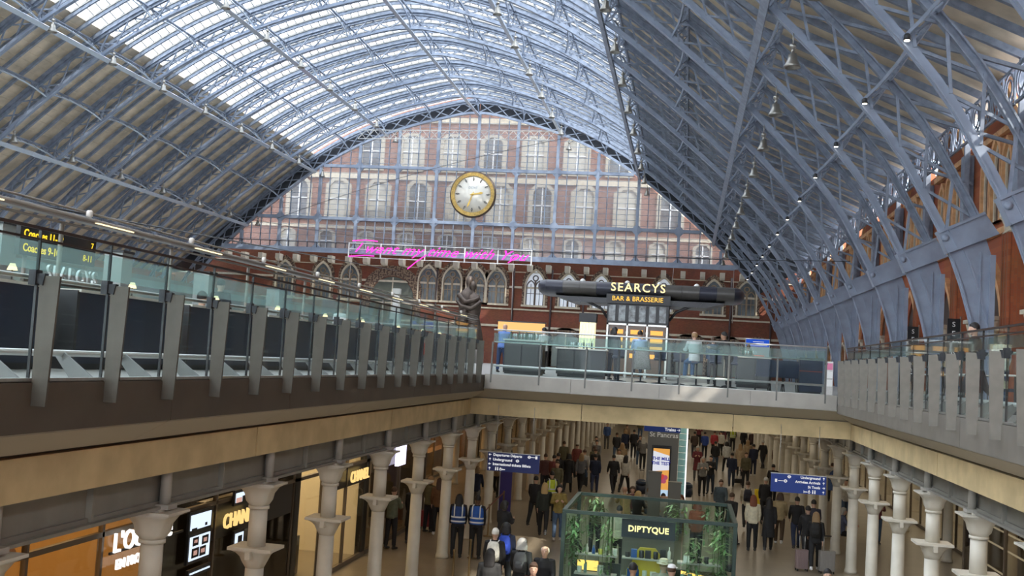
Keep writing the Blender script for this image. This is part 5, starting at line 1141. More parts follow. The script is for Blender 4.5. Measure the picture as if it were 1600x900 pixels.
# ================================================================== PEOPLE
def oval(c, rx, ry, n=14, tilt=0, fwd=0, sq=1.0):
    """elliptical section round c in a plane tilted by tilt about x"""
    out = []
    for k in range(n):
        a = 2*PI*k/n; x = rx*math.copysign(abs(math.cos(a))**sq, math.cos(a)); y = ry*math.copysign(abs(math.sin(a))**sq, math.sin(a))
        out.append((c[0]+x, c[1]+y*math.cos(tilt), c[2]+y*math.sin(tilt)))
    return out
def limb_rot(p, ang, L, side=0.0):
    """next joint: ang swings forward (-Y) from hanging down, side spreads outwards"""
    return (p[0]+math.sin(side)*L, p[1]-math.sin(ang)*L*math.cos(side), p[2]-math.cos(ang)*L*math.cos(side))
def pose(kind):
    """joints of a 1.72 m person standing at z = 0 and facing -Y"""
    J = {}; D = math.radians
    P = dict(walk=((24, 4), (-22, 22), (-20, 14), (22, 22)), walk2=((-18, 30), (20, 3), (18, 28), (-16, 12)), stand=((2, 2), (-2, 2), (4, 12), (4, 12)), hold=((3, 2), (-3, 3), (18, 95), (14, 100)),
             phone=((2, 2), (-2, 2), (30, 115), (5, 14)), sit=((82, 84), (78, 70), (30, 60), (28, 66)), lean=((6, 4), (-4, 2), (40, 55), (38, 60)), pull=((22, 4), (-20, 20), (-26, 6), (16, 20)))[kind]
    hz = .93 if kind != 'sit' else .50
    lean_ = {'walk': 4, 'walk2': 4, 'stand': 1, 'hold': 2, 'phone': 4, 'sit': 6, 'lean': 18, 'pull': 6}[kind]
    up = lambda d: (0, -math.sin(D(lean_))*d, math.cos(D(lean_))*d)
    J['hip'] = (0, 0, hz); J['waist'] = tuple(a+b for a, b in zip(J['hip'], up(.16))); J['chest'] = tuple(a+b for a, b in zip(J['hip'], up(.38))); J['neck'] = tuple(a+b for a, b in zip(J['hip'], up(.56)))
    J['head'] = (J['neck'][0], J['neck'][1]-.015, J['neck'][2]+.145)
    for s, (la, lb), (aa, ab) in ((-1, P[0], P[2]), (1, P[1], P[3])):
        h = (s*.095, 0, hz-.03); k = limb_rot(h, D(la), .42, s*D(2)); a = limb_rot(k, D(la-lb), .42); J['h', s], J['k', s], J['a', s] = h, k, a
        sh = tuple(a_+b_ for a_, b_ in zip((s*.175, 0, hz), up(.50))); e = limb_rot(sh, D(aa), .28, s*D(9 if kind not in ('hold',) else 12)); w = limb_rot(e, D(aa+ab), .245, -s*D(3 if ab < 60 else (28 if kind == 'hold' else 8)))
        J['s', s], J['e', s], J['w', s] = sh, e, w; v = Vector(w)-Vector(e); v.normalize(); J['f', s] = tuple(Vector(w)+v*.09)
    J['tilt'] = D(lean_); J['low'] = min(J['a', -1][2], J['a', 1][2]) if kind != 'sit' else J['a', 1][2]
    return J
def remeshed(mb, name, m, vox, ratio=1.0, smooth=2):
    o = mb.build('body_source', None); md = o.modifiers.new('r', 'REMESH'); md.mode = 'VOXEL'; md.voxel_size = vox; sm = o.modifiers.new('s', 'SMOOTH'); sm.iterations = smooth; sm.factor = .5
    if ratio < 1: dc = o.modifiers.new('d', 'DECIMATE'); dc.ratio = ratio
    dg = bpy.context.evaluated_depsgraph_get(); dg.update(); me = bpy.data.meshes.new_from_object(o.evaluated_get(dg)); me.name = name; old = o.data; bpy.data.objects.remove(o); bpy.data.meshes.remove(old)
    me.polygons.foreach_set('use_smooth', [True]*len(me.polygons)); me.materials.clear(); me.materials.append(m); return me
def add_foot(mb, a, grow=0, flat=True):
    x, y, z = a; g = grow
    mb.rings([oval((x, y+.055, z-.045), .030+g, .034+g), oval((x, y+.03, z-.035), .036+g, .045+g, tilt=-.9), oval((x, y-.05, z-.052), .042+g, .028+g, tilt=-1.57), oval((x, y-.13, z-.062), .042+g, .020+g, tilt=-1.57), oval((x, y-.175, z-.066), .026+g, .014+g, tilt=-1.57)])
def add_hand(mb, w, e, s, curl=.5):
    w, e = Vector(w), Vector(e); d = (w-e).normalized(); side = Vector((1, 0, 0)); side = (side-d*side.dot(d)).normalized(); nrm = d.cross(side)*s
    wid = d.cross(side).normalized()                                       # palm is broad fore-and-aft, thin side to side
    c0 = w+d*.0; R = []
    for t, a, b in ((0, .021, .026), (.03, .017, .036), (.07, .016, .041), (.088, .013, .037)):
        c = c0+d*t; R.append([tuple(c+side*(a*math.cos(2*PI*k/10))+wid*(b*math.sin(2*PI*k/10))) for k in range(10)])
    mb.rings(R)
    for q, (off, L) in enumerate(((-.030, .062), (-.010, .072), (.010, .068), (.029, .052))):
        b = c0+d*.078+wid*off; bend = -side*s*curl
        p1 = b+d*L*.42; p2 = p1+(d+bend*.7).normalized()*L*.33; p3 = p2+(d+bend*1.5).normalized()*L*.28; mb.tube([b-d*.015, p1, p2, p3], [.0095, .0092, .0085, .007], 6)
    fw = wid if wid.y < 0 else -wid; t0_ = c0+d*.02+fw*.028; t1 = t0_+(d*.6+fw*.8).normalized()*.03; t2 = t1+(d+fw*.25-side*s*.3).normalized()*.028; mb.tube([t0_-fw*.01, t1, t2], [.012, .0105, .0085], 6)
def make_head(mb, c, tilt=0):
    x, y, z = c; R = []
    for dz, rx, ry, oy in ((-.115, .030, .034, -.03), (-.10, .045, .058, -.022), (-.075, .057, .078, -.012), (-.04, .067, .088, -.004), (0, .073, .094, 0), (.04, .074, .096, .004), (.075, .066, .086, .006), (.10, .046, .060, .006), (.114, .018, .024, .006)):
        R.append(oval((x, y+oy, z+dz*.95), rx*1.12, ry, 16))
    mb.rings(R)
    mb.rings([oval((x, y-.090, z+.018), .007, .007, 6), oval((x, y-.104, z-.010), .012, .011, 6), oval((x, y-.108, z-.028), .015, .013, 6), oval((x, y-.094, z-.036), .010, .008, 6)])
    for s in (-1, 1):
        mb.rings([oval((x+s*.072, y+.008, z+.022), .008, .012, 8), oval((x+s*.080, y+.012, z+.010), .009, .018, 8), oval((x+s*.078, y+.008, z-.022), .007, .010, 8)])
        mb.rings([oval((x+s*.028, y-.080, z+.036), .020, .010, 8), oval((x+s*.03, y-.084, z+.028), .018, .008, 8)])
    mb.rings([oval((x, y-.086, z-.055), .022, .010, 8), oval((x, y-.090, z-.062), .022, .010, 8), oval((x, y-.082, z-.070), .018, .010, 8)])
    mb.rings([oval((x, y-.062, z-.098), .024, .022, 8), oval((x, y-.06, z-.112), .016, .016, 8)])
SKIN0 = mat('skin', (.52, .30, .20), .55)
def tree_mesh(kind):
    J = pose(kind); out = {}; t = J['tilt']
    b = MB(); h, wa, ch, nk, hd = (J[k] for k in ('hip', 'waist', 'chest', 'neck', 'head'))
    b.rings([oval((h[0], h[1], h[2]-.10), .12, .09), oval(h, .155, .11), oval(wa, .13, .09, tilt=t), oval(ch, .16, .11, tilt=t), oval((nk[0], nk[1]+.01, nk[2]-.07), .165, .085, tilt=t), oval((nk[0], nk[1]+.005, nk[2]-.02), .075, .06), oval(nk, .052, .055), oval((hd[0], hd[1]+.01, hd[2]-.06), .05, .055)])
    make_head(b, hd)
    for s in (-1, 1):
        b.tube([J['h', s], tuple(Vector(J['h', s]).lerp(Vector(J['k', s]), .4)), J['k', s], tuple(Vector(J['k', s]).lerp(Vector(J['a', s]), .35)), J['a', s]], [.085, .076, .052, .052, .034], 10)
        add_foot(b, J['a', s]); b.tube([tuple(Vector(J['s', s])-Vector((s*.04, 0, -.01))), J['s', s], tuple(Vector(J['s', s]).lerp(Vector(J['e', s]), .4)), J['e', s], tuple(Vector(J['e', s]).lerp(Vector(J['w', s]), .3)), J['w', s]], [.05, .052, .043, .036, .035, .024], 9)
        add_hand(b, J['w', s], J['e', s], s)
    out['body'] = remeshed(b, 'body', SKIN0, .0088, .32)
    c = MB(); c.rings([oval((h[0], h[1], h[2]-.09), .15, .115), oval((h[0], h[1], h[2]), .168, .125), oval((wa[0], wa[1], wa[2]-.03), .150, .112, tilt=t)])
    for s in (-1, 1):
        c.tube([J['h', s], tuple(Vector(J['h', s]).lerp(Vector(J['k', s]), .4)), J['k', s], tuple(Vector(J['k', s]).lerp(Vector(J['a', s]), .4)), tuple(Vector(J['k', s]).lerp(Vector(J['a', s]), .97))], [.103, .094, .074, .068, .060], 12)
    out['trousers'] = remeshed(c, 'trousers', SKIN0, .018)
    c = MB(); c.rings([oval((h[0], h[1], h[2]-.07), .185, .145), oval(h, .182, .14), oval(wa, .168, .128, tilt=t), oval(ch, .192, .140, tilt=t), oval((nk[0], nk[1]+.012, nk[2]-.065), .185, .105, tilt=t), oval((nk[0], nk[1]+.008, nk[2]-.015), .095, .075, tilt=t), oval((nk[0], nk[1]+.005, nk[2]+.012), .068, .066, tilt=t)])
    for s in (-1, 1): c.tube([tuple(Vector(J['s', s])-Vector((s*.06, 0, .0))), J['s', s], tuple(Vector(J['s', s]).lerp(Vector(J['e', s]), .4)), J['e', s], tuple(Vector(J['e', s]).lerp(Vector(J['w', s]), .3)), tuple(Vector(J['e', s]).lerp(Vector(J['w', s]), .95))], [.068, .072, .063, .056, .052, .040], 12)
    out['jacket'] = remeshed(c, 'jacket', SKIN0, .016)
    if kind != 'sit':
        c.rings([oval((0, h[1]+.01, .50), .215, .19), oval((0, h[1]+.01, .62), .205, .175), oval((0, h[1], .80), .192, .155), oval((h[0], h[1], h[2]+.02), .18, .14)]); out['coat'] = remeshed(c, 'coat', SKIN0, .017)
    c = MB()
    for s in (-1, 1): add_foot(c, J['a', s], .009); c.lathe([(.045, -.03), (.047, .02), (.04, .03)], J['a', s], 10)
    out['shoes'] = remeshed(c, 'shoes', SKIN0, .011)
    out['J'] = J; return out
def cap_mesh(drop, back, w=1.0, top=.018):
    """hair around a head at the origin: open at the face, drop below the crown at the back"""
    m = MB(); R = []; n = 18
    for i in range(8):
        e = PI/2-i*(PI/2+.25)/7; R.append([((.089*w)*math.cos(e)*math.cos(2*PI*k/n), .010+.106*math.cos(e)*math.sin(2*PI*k/n)*(1 if math.sin(2*PI*k/n) > 0 else .93), .022+.112*math.sin(e)+(0.012 if e > 0 else 0)+(.05*max(0, -math.sin(2*PI*k/n)) if e < .3 else 0)) for k in range(n)])
    m.rings(R)
    if back: m.rings([oval((0, .045, .06), .088*w, .070), oval((0, .055, -.03), .104*w, .068), oval((0, .075, -.12), .108*w, .055), oval((0, .10, -.13-drop*.5), .104*w, .04), oval((0, .11, -.13-drop), .07*w, .022)])
    return m
HAIRM = mat('hair_base', (.05, .03, .02), .6)
HAIR = {'short': remeshed(cap_mesh(0, 0), 'hair', HAIRM, .010), 'long': remeshed(cap_mesh(.14, 1, 1.12), 'hair', HAIRM, .011), 'bob': remeshed(cap_mesh(-.02, 1, 1.28), 'hair', HAIRM, .011)}
_f = MB(); _f.rings([oval((0, .040, -.05), .072, .060, 14), oval((0, .032, -.01), .094, .078, 14), oval((0, .022, .035), .093, .088, 14), oval((0, .025, .075), .080, .082, 14)]); HAIR['fringe'] = remeshed(_f, 'hair', HAIRM, .009)
_h2 = MB(); _h2.lathe([(.15, .055), (.15, .062), (.09, .07), (.085, .14), (.06, .155), (.0, .158)], (0, .005, 0), 20, sy=1.1); HAT = _h2.mesh('sun_hat', HAIRM)
_h3 = MB(); _h3.lathe([(.084, .05), (.084, .09), (.07, .125), (.03, .145)], (0, .006, 0), 18, sy=1.18); _h3.prism([(-.06, -.19), (.06, -.19), (.075, -.08), (-.075, -.08)], 'Z', .052, .062); CAP = _h3.mesh('peaked_cap', HAIRM)
_b = MB(); _b.rings([oval((0, .15, -.42), .12, .07, 14, sq=.7), oval((0, .17, -.38), .155, .10, 14, sq=.7), oval((0, .185, -.2), .155, .105, 14, sq=.7), oval((0, .17, -.03), .13, .085, 14, sq=.7), oval((0, .15, .02), .09, .05, 14, sq=.7)]); _b.rings([oval((0, .265, -.34), .10, .035, 12, sq=.6), oval((0, .275, -.28), .11, .04, 12, sq=.6), oval((0, .265, -.16), .09, .03, 12, sq=.6)])
BACKPACK = _b.mesh('backpack', HAIRM)
_s = MB()
for s in (-1, 1): _s.tube([(s*.095, .14, -.32), (s*.15, .0, -.28), (s*.135, -.13, -.15), (s*.11, -.12, -.02), (s*.10, .0, .035), (s*.085, .13, .0)], .014, 6)
STRAPS = _s.mesh('shoulder_strap', HAIRM)
_v = MB(); _v.rings([oval((0, .0, -.52), .205, .162), oval((0, 0, -.42), .200, .156), oval((0, 0, -.2), .212, .160), oval((0, .01, -.06), .20, .125), oval((0, .01, -.005), .12, .09)], cap=False); VEST = _v.mesh('safety_vest', HAIRM)
_w = MB()
for z in (-.46, -.34): _w.rings([oval((0, 0, z-.022), .211, .168), oval((0, 0, z+.022), .212, .168)], cap=False)
for s in (-1, 1): _w.tube([(s*.11, .162, -.34), (s*.115, .165, -.15), (s*.11, .13, -.01), (s*.11, 0, .02), (s*.11, -.13, -.03), (s*.11, -.165, -.2), (s*.11, -.16, -.34)], .018, 6)
STRIPE = _w.mesh('reflective_strip', HAIRM)
EYEM = MB()
for s in (-1, 1): EYEM.lathe([(.001, -.092), (.008, -.090), (.010, -.084)], (s*.029, 0, .022), 8, ax='Y')
EYES = EYEM.mesh('eyes', mat('eye_dark', (.02, .015, .01), .3))
_c = {}
def pcol(c, rough=.8):
    k = tuple(round(v, 3) for v in c)
    if k not in _c: _c[k] = mat('cloth_%d' % len(_c), k, rough, noise=.12, nscale=12)
    return _c[k]
SK = {'light': (.58, .36, .26), 'tan': (.42, .24, .15), 'dark': (.12, .06, .035)}
SKM = {k: mat('skin_'+k, v, .5) for k, v in SK.items()}
HC = {'black': (.012, .010, .010), 'brown': (.06, .03, .015), 'blonde': (.48, .33, .14), 'grey': (.42, .41, .38), 'white': (.75, .72, .66), 'red': (.18, .05, .02), 'fair': (.30, .19, .09)}
HM = {k: mat('hair_'+k, v, .6) for k, v in HC.items()}
PM = {}
def link(me, name, parent, m=None, loc=(0, 0, 0)):
    o = bpy.data.objects.new(name, me); C.objects.link(o); o.parent = parent; o.location = loc
    if m is not None: o.material_slots[0].link = 'OBJECT'; o.material_slots[0].material = m
    return o
def person(x, y, z, rz, kind, lab, top=(.02, .02, .025), legs=(.015, .015, .02), hair='brown', cut='short', skin='light', coat=False, shoes=(.03, .03, .03), pack=None, vest=None, hat=None, h=1.0, group=None, head_turn=0, face=False):
    """rz = 0 faces the camera side (-Y); pi walks away"""
    if kind not in PM: PM[kind] = tree_mesh(kind)
    M = PM[kind]; J = M['J']; r = empty('person', (x, y, z+.098*h-J['low']*h if kind != 'sit' else z), lab, 'person', group, rz); r.scale = (h, h, h)
    link(M['body'], 'body', r, SKM[skin]); link(M['trousers'], 'trousers', r, pcol(legs)); link(M['shoes'], 'shoes', r, pcol(shoes)); link(M['coat' if coat and 'coat' in M else 'jacket'], 'coat' if coat else 'jacket', r, pcol(top))
    hd = J['head']; nk = J['neck']
    if cut: link(HAIR[cut], 'hair', r, HM[hair], hd)
    if face: link(EYES, 'eyes', r, None, hd)
    if hat: link(HAT if hat[0] == 'sun' else CAP, 'hat', r, pcol(hat[1]), hd)
    if pack: b = link(BACKPACK, 'backpack', r, pcol(pack), (nk[0], nk[1], nk[2]-.03)); link(STRAPS, 'shoulder_strap', b, pcol(tuple(min(.8, v*1.25) for v in pack)))
    if vest: v = link(VEST, 'safety_vest', r, pcol(vest), (nk[0], nk[1], nk[2]-.015)); v.rotation_euler.x = J['tilt']; link(STRIPE, 'reflective_strip', v, mat('reflective', (.75, .78, .8), .4))
    return r
def floor_at(px, py, dz=0.0):
    return at(px, py, 'Z', FLZ+dz)
def P_(px, py, ref, rz, kind, lab, **k):
    """ref 'f': the pixel is at the feet; 'h': at the top of the head"""
    hh = k.get('h', 1.0); q = floor_at(px, py, 0 if ref == 'f' else 1.72*hh); return person(q.x, q.y, FLZ, math.radians(rz), kind, lab, **k)
BK = (.012, .012, .014); NV = (.012, .018, .045); JN = (.06, .10, .17); GR = (.14, .14, .14)
away, to = 180, 0
FLOOR = [
 (833, 823, 'f', 176, 'walk', 'person in a dark suit walking away near the left columns', dict(top=BK, legs=BK, hair='black')),
 (847, 839, 'f', 184, 'walk2', 'person with long blonde hair and black jacket walking away', dict(top=(.02, .025, .02), legs=BK, hair='blonde', cut='long')),
 (870, 845, 'f', 10, 'hold', 'person in a mustard jacket and jeans, arms folded, walking towards the viewer', dict(top=(.26, .19, .05), legs=JN, hair='black', cut='bob', shoes=(.4, .35, .3), face=True)),
 (863, 740, 'h', 200, 'stand', 'worker in a yellow-green vest among the crowd on the left', dict(top=BK, legs=BK, hair='black', vest=(.55, .65, .05))),
 (882, 690, 'h', 190, 'walk', 'person in an olive coat under the bridge, left of the crowd', dict(top=(.10, .09, .05), coat=True, hair='brown')),
 (886, 771, 'f', 180, 'walk', 'person in a long black dress carrying a pink bag', dict(top=BK, legs=BK, coat=True, hair='black', cut='bob')),
 (906, 770, 'f', 170, 'walk2', 'person in a grey top and black trousers with a small black case', dict(top=(.12, .12, .13), legs=BK, hair='fair', cut='long')),
 (928, 771, 'f', 185, 'walk', 'person in a navy jacket and jeans walking away beside the kiosk corner', dict(top=NV, legs=(.03, .04, .09), hair='black')),
 (902, 694, 'h', 175, 'walk2', 'person in a dark red top and pale cap in the left crowd', dict(top=(.16, .04, .035), hair='brown', hat=('cap', (.5, .48, .42)))),
 (914, 703, 'h', 182, 'walk', 'person in a light grey hooded top walking away', dict(top=(.36, .35, .33), legs=JN, hair='brown')),
 (931, 703, 'h', 178, 'stand', 'person in dark clothes with a black shoulder bag, middle of the left crowd', dict(top=BK, hair='brown')),
 (933, 688, 'h', 0, 'walk', 'person in a dark jacket walking towards the viewer far down the concourse', dict(top=GR, hair='black')),
 (962, 721, 'f', 180, 'walk', 'person in a dark coat and blue jeans carrying a dark bag', dict(top=(.03, .03, .035), legs=JN, hair='brown', cut='short')),
 (965, 759, 'f', 0, 'walk2', 'person in a white shirt walking towards the viewer', dict(top=(.72, .70, .64), legs=(.55, .52, .48), hair='brown', skin='tan', face=True)),
 (957, 772, 'f', 200, 'pull', 'person in a black jacket bending towards a handbag, left of the white shirt', dict(top=BK, hair='black')),
 (975, 772, 'f', 165, 'walk', 'person in a cream and black coat leaning over a pushchair', dict(top=(.50, .47, .40), legs=BK, hair='black', cut='long')),
 (998, 729, 'f', 10, 'phone', 'person in a dark waistcoat and blue jeans holding a phone', dict(top=(.05, .05, .055), legs=JN, hair='brown', shoes=(.5, .48, .45))),
 (989, 716, 'f', 180, 'stand', 'person in a black top with a white emblem beside the grey totem', dict(top=BK, hair='black')),
 (978, 702, 'f', 170, 'walk', 'person in brown walking in the far crowd left of the totem', dict(top=(.18, .12, .07), hair='brown')),
 (1096, 775, 'f', 5, 'hold', 'person in a grey checked jacket reading, right of the totem', dict(top=(.22, .22, .21), legs=BK, hair='grey', face=True)),
 (1109, 772, 'f', 340, 'hold', 'person in black standing beside the grey checked jacket', dict(top=BK, legs=(.02, .03, .05), hair='black')),
 (1127, 750, 'h', 0, 'walk', 'person in a slate blue hooded top walking towards the viewer behind the kiosk', dict(top=(.07, .10, .12), legs=BK, hair='brown', face=True)),
 (1143, 771, 'h', 150, 'walk', 'person in a black jacket beside the kiosk back right corner', dict(top=BK, hair='brown')),
 (1169, 753, 'h', 180, 'walk', 'person in a beige coat with a dark backpack walking away', dict(top=(.46, .40, .30), legs=BK, hair='brown', pack=(.02, .02, .03))),
 (1197, 749, 'h', 178, 'stand', 'person in a black jacket over a white shirt hem, beside the yellow board', dict(top=BK, legs=BK, hair='grey')),
 (1142, 762, 'f', 180, 'walk', 'person in navy pulling a long black case', dict(top=NV, legs=(.02, .03, .06), hair='black')),
 (1134, 738, 'f', 190, 'walk2', 'person in a white top with a mint green bag', dict(top=(.55, .56, .54), legs=BK, hair='black', cut='bob')),
 (1155, 744, 'f', 180, 'stand', 'person in a long beige coat in the right crowd', dict(top=(.38, .29, .19), coat=True, hair='fair', cut='long')),
 (1176, 744, 'f', 185, 'stand', 'person in dark navy with white shoes near the right columns', dict(top=NV, legs=NV, hair='black', shoes=(.6, .6, .6))),
 (1191, 733, 'f', 200, 'walk', 'person in black walking close by the far right columns', dict(top=BK, hair='grey')),
 (1100, 716, 'f', 180, 'walk', 'person in a bright blue jacket far down the concourse', dict(top=(.03, .07, .30), hair='black')),
 (1115, 714, 'f', 175, 'walk2', 'person in a red jacket far down the concourse', dict(top=(.38, .04, .05), hair='brown')),
 (1084, 716, 'f', 180, 'walk', 'person in dark brown right of the totem light strip', dict(top=(.06, .04, .03), hair='black')),
 (1144, 705, 'f', 180, 'stand', 'worker in a yellow-green vest far down on the right', dict(top=(.05, .05, .05), vest=(.50, .60, .05), hair='black')),
 (1161, 708, 'f', 0, 'walk', 'person in black walking towards the viewer far on the right', dict(top=BK, hair='black')),
 (1174, 711, 'f', 180, 'walk2', 'tall person in dark brown far on the right by the columns', dict(top=(.05, .03, .025), hair='brown')),
 (1128, 706, 'f', 185, 'walk', 'person in maroon in the far right crowd', dict(top=(.14, .03, .04), hair='black', cut='long')),
 (1174, 861, 'f', 180, 'stand', 'person in a cream cardigan with dark red hair and a crossbody strap', dict(top=(.66, .60, .44), legs=BK, hair='red', cut='long')),
 (1199, 862, 'f', 178, 'walk', 'person in a long black coat between cream cardigan and beige jacket', dict(top=BK, legs=BK, hair='black', cut='long', coat=True)),
 (1216, 852, 'f', 172, 'walk2', 'person in a beige jacket and brown trousers with white shoes', dict(top=(.36, .28, .15), legs=(.08, .05, .03), hair='brown', cut='bob', shoes=(.7, .7, .7))),
 (1243, 859, 'f', 180, 'walk', 'person in a black jacket and blue jeans walking away', dict(top=BK, legs=(.02, .03, .07), hair='black')),
 (1260, 880, 'f', 184, 'pull', 'person in black pulling a silver suitcase', dict(top=BK, legs=BK, hair='black', shoes=(.6, .6, .6))),
 (1272, 893, 'f', 176, 'walk', 'person in black with fair hair and a black backpack', dict(top=BK, legs=BK, hair='fair', cut='long', pack=(.015, .015, .015), shoes=(.65, .65, .65))),
 (1272, 783, 'h', 180, 'walk2', 'person in dark clothes just ahead of the fair-haired person', dict(top=(.03, .03, .05), hair='black')),
 (1212, 745, 'f', 180, 'stand', 'person in brown near the far end of the blue right sign', dict(top=(.14, .08, .05), hair='brown')),
 (712, 872, 'f', 190, 'stand', 'station worker in a blue vest beside a cream column', dict(top=(.01, .01, .015), legs=BK, hair='black', cut='long', vest=(.02, .06, .22))),
 (741, 874, 'f', 180, 'stand', 'station worker in a blue vest with pale bands, seen from behind', dict(top=(.01, .01, .015), legs=BK, hair='black', skin='dark', vest=(.02, .10, .42))),
 (788, 787, 'h', 150, 'hold', 'person in a black padded jacket by the queue barrier', dict(top=BK, hair='black', cut='bob')),
 (774, 831, 'h', 180, 'stand', 'white-haired person with a white backpack', dict(top=BK, legs=BK, hair='white', cut='short', pack=(.72, .70, .62))),
 (791, 822, 'h', 182, 'stand', 'dark-haired person with a bright blue backpack', dict(top=NV, hair='black', cut='bob', pack=(.02, .06, .42))),
 (816, 843, 'h', 180, 'walk', 'person with bobbed grey hair and a dark grey backpack', dict(top=BK, hair='grey', cut='bob', pack=(.07, .07, .075))),
 (766, 864, 'h', 180, 'stand', 'person with long black hair in a dark jacket at the bottom edge', dict(top=(.03, .03, .03), hair='black', cut='long')),
 (852.5, 853, 'h', 0, 'walk', 'older person with white hair and black jumper walking towards the viewer', dict(top=BK, hair='white', cut='fringe', skin='light', face=True)),
 (834, 881, 'h', 10, 'walk2', 'dark-haired person in red facing the viewer at the bottom edge', dict(top=(.25, .04, .03), hair='brown', cut='short', face=True)),
 (682, 836, 'f', 200, 'stand', 'person in a brown jacket and black leggings with white shoes behind the columns', dict(top=(.13, .06, .02), legs=BK, hair='brown', cut='long', shoes=(.7, .7, .7))),
 (668, 832, 'f', 150, 'stand', 'person in olive standing in the shop queue on the left', dict(top=(.10, .09, .04), hair='fair', cut='bob')),
 (641, 850, 'f', 170, 'stand', 'person in a black coat beside the green glass shop', dict(top=BK, coat=True, hair='red', cut='bob')),
 (649, 812, 'f', 190, 'stand', 'person in dark grey between the left columns', dict(top=GR, hair='brown')),
 (609, 858, 'f', 160, 'hold', 'person in grey green near the left shop glass', dict(top=(.12, .14, .10), hair='brown')),
 (1293, 890, 'h', 0, 'walk', 'dark-haired person facing the viewer at the bottom edge, right side', dict(top=BK, hair='black', face=True)),
 (989, 886, 'h', 170, 'stand', 'person in black in front of the kiosk, left of the pale hats', dict(top=BK, hair='black', skin='tan')),
 (1037, 881, 'h', 180, 'stand', 'person in a cream sun hat in front of the kiosk', dict(top=(.45, .40, .35), hair='fair', hat=('sun', (.70, .64, .52)))),
 (1049, 889, 'h', 160, 'stand', 'person in a white peaked cap in front of the kiosk', dict(top=(.2, .1, .1), hair='brown', hat=('cap', (.75, .75, .75)))),
 (1141, 889, 'h', 180, 'stand', 'dark-haired person at the kiosk front right corner', dict(top=BK, hair='black')),
 (853, 712, 'h', 200, 'stand', 'person in a dark red-brown coat seated group side, beyond the left sign', dict(top=(.10, .04, .04), hair='brown')),
 (866, 714, 'h', 150, 'stand', 'person in maroon beyond the right edge of the left sign', dict(top=(.16, .04, .04), hair='black')),
 (1316, 775, 'h', 90, 'sit', 'grey-haired person sitting behind the right columns', dict(top=(.10, .12, .20), hair='grey', cut='bob')),
]
for px, py, ref, rz, kind, lab, k in FLOOR: P_(px, py, ref, rz, kind, lab, **k)
# more of the crowd under and beyond the far deck
random.seed(5); nc = 0
for (x, y) in [(-5.4, 47), (-4.2, 52), (-3.1, 56), (-2.2, 61), (-4.8, 60), (-1.2, 67), (-3.6, 68), (.8, 57), (1.9, 63), (3.2, 55), (3.9, 66), (.2, 72), (2.6, 75), (-5.2, 74), (-1.8, 78), (1.2, 83), (3.6, 84), (-3.4, 86), (-7.6, 44), (-8.2, 50), (6.6, 45), (7.0, 52), (-7.4, 38.5), (6.9, 39.5), (4.1, 49.5), (-4.9, 42.5)]:
    tn, tc_ = [('black', BK), ('grey', GR), ('navy', NV), ('olive', (.10, .09, .05)), ('pale', (.5, .48, .42)), ('maroon', (.16, .03, .04)), ('tan', (.34, .25, .15)), ('blue', (.05, .10, .26))][(nc*3) % 8]; ln, lc = [('black', BK), ('blue', JN), ('grey', (.1, .1, .1))][(nc*2) % 3]
    person(x, y, FLZ, math.radians(random.choice((0, 180, 175, 5, 190))), ['walk', 'stand', 'walk2', 'hold'][nc % 4], 'person in %s top and %s trousers in the deep crowd, %s side, %s in depth' % (tn, ln, 'left' if x < -1.5 else 'right', NTH[nc]), top=tc_, legs=lc, hair=['black', 'brown', 'fair', 'grey'][nc % 4], cut=['short', 'long', 'short', 'bob'][(nc//2) % 4], coat=nc % 7 == 0); nc += 1
# staff and shoppers at the back of the kiosk
for px, py, rz, kind, lab, k in ((979, 765, 200, 'lean', 'bald person in a mustard coat behind the kiosk back glass', dict(top=(.32, .24, .10), coat=True, cut=None, skin='tan')),
    (932, 778, 10, 'hold', 'person in dark olive inside the back of the kiosk', dict(top=(.10, .10, .05), hair='brown')), (1090, 790, 170, 'stand', 'person in red-brown at the back right of the kiosk', dict(top=(.26, .08, .04), hair='red', cut='bob')),
    (968, 797, 180, 'stand', 'person in a cream hooded top inside the kiosk', dict(top=(.60, .55, .42), legs=BK, hair='black'))):
    q = at(px, py, 'Z', FLZ+1.68); person(q.x, max(q.y, 22.6 if 'inside the kiosk' in lab else 26.2), FLZ, math.radians(rz), kind, lab, **k)
# seated group round the posts behind the kiosk
for r_, (by, wh) in enumerate(((40.2, 'before the totem'), (38.7, 'nearer the kiosk'))):
    bench = MB().box(-1.1, 1.1, -.25, .25, .40, .47)
    for x in (-.95, 0, .95): bench.box(x-.05, x+.05, -.22, .22, 0, .40)
    b_o = bench.build('bench', mat('bench_wood', (.16, .10, .05), .5)); b_o.location = (-1.0+.2*r_, by, FLZ); tag(b_o, 'long low wooden bench %s' % wh, 'bench')
    for i, (dx, rz, top_, hr, ct, nm) in enumerate((((-.75, 0, (.14, .05, .05), 'brown', 'bob', 'dark red top'), (-.15, 20, (.30, .28, .26), 'fair', 'short', 'grey top'), (.7, -10, (.45, .30, .2), 'brown', 'long', 'tan top')), ((-.7, 160, BK, 'blonde', 'bob', 'black top, blonde hair'), (.2, 10, (.5, .48, .45), 'black', 'short', 'pale top'), (.85, -15, (.62, .62, .62), 'red', 'bob', 'white top')))[r_]):
        person(b_o.location.x+dx, by-.05, FLZ-.03, math.radians(rz), 'sit', 'person in %s sitting on the bench %s' % (nm, wh), top=top_, hair=hr, cut=ct, legs=(JN if i % 2 else BK))
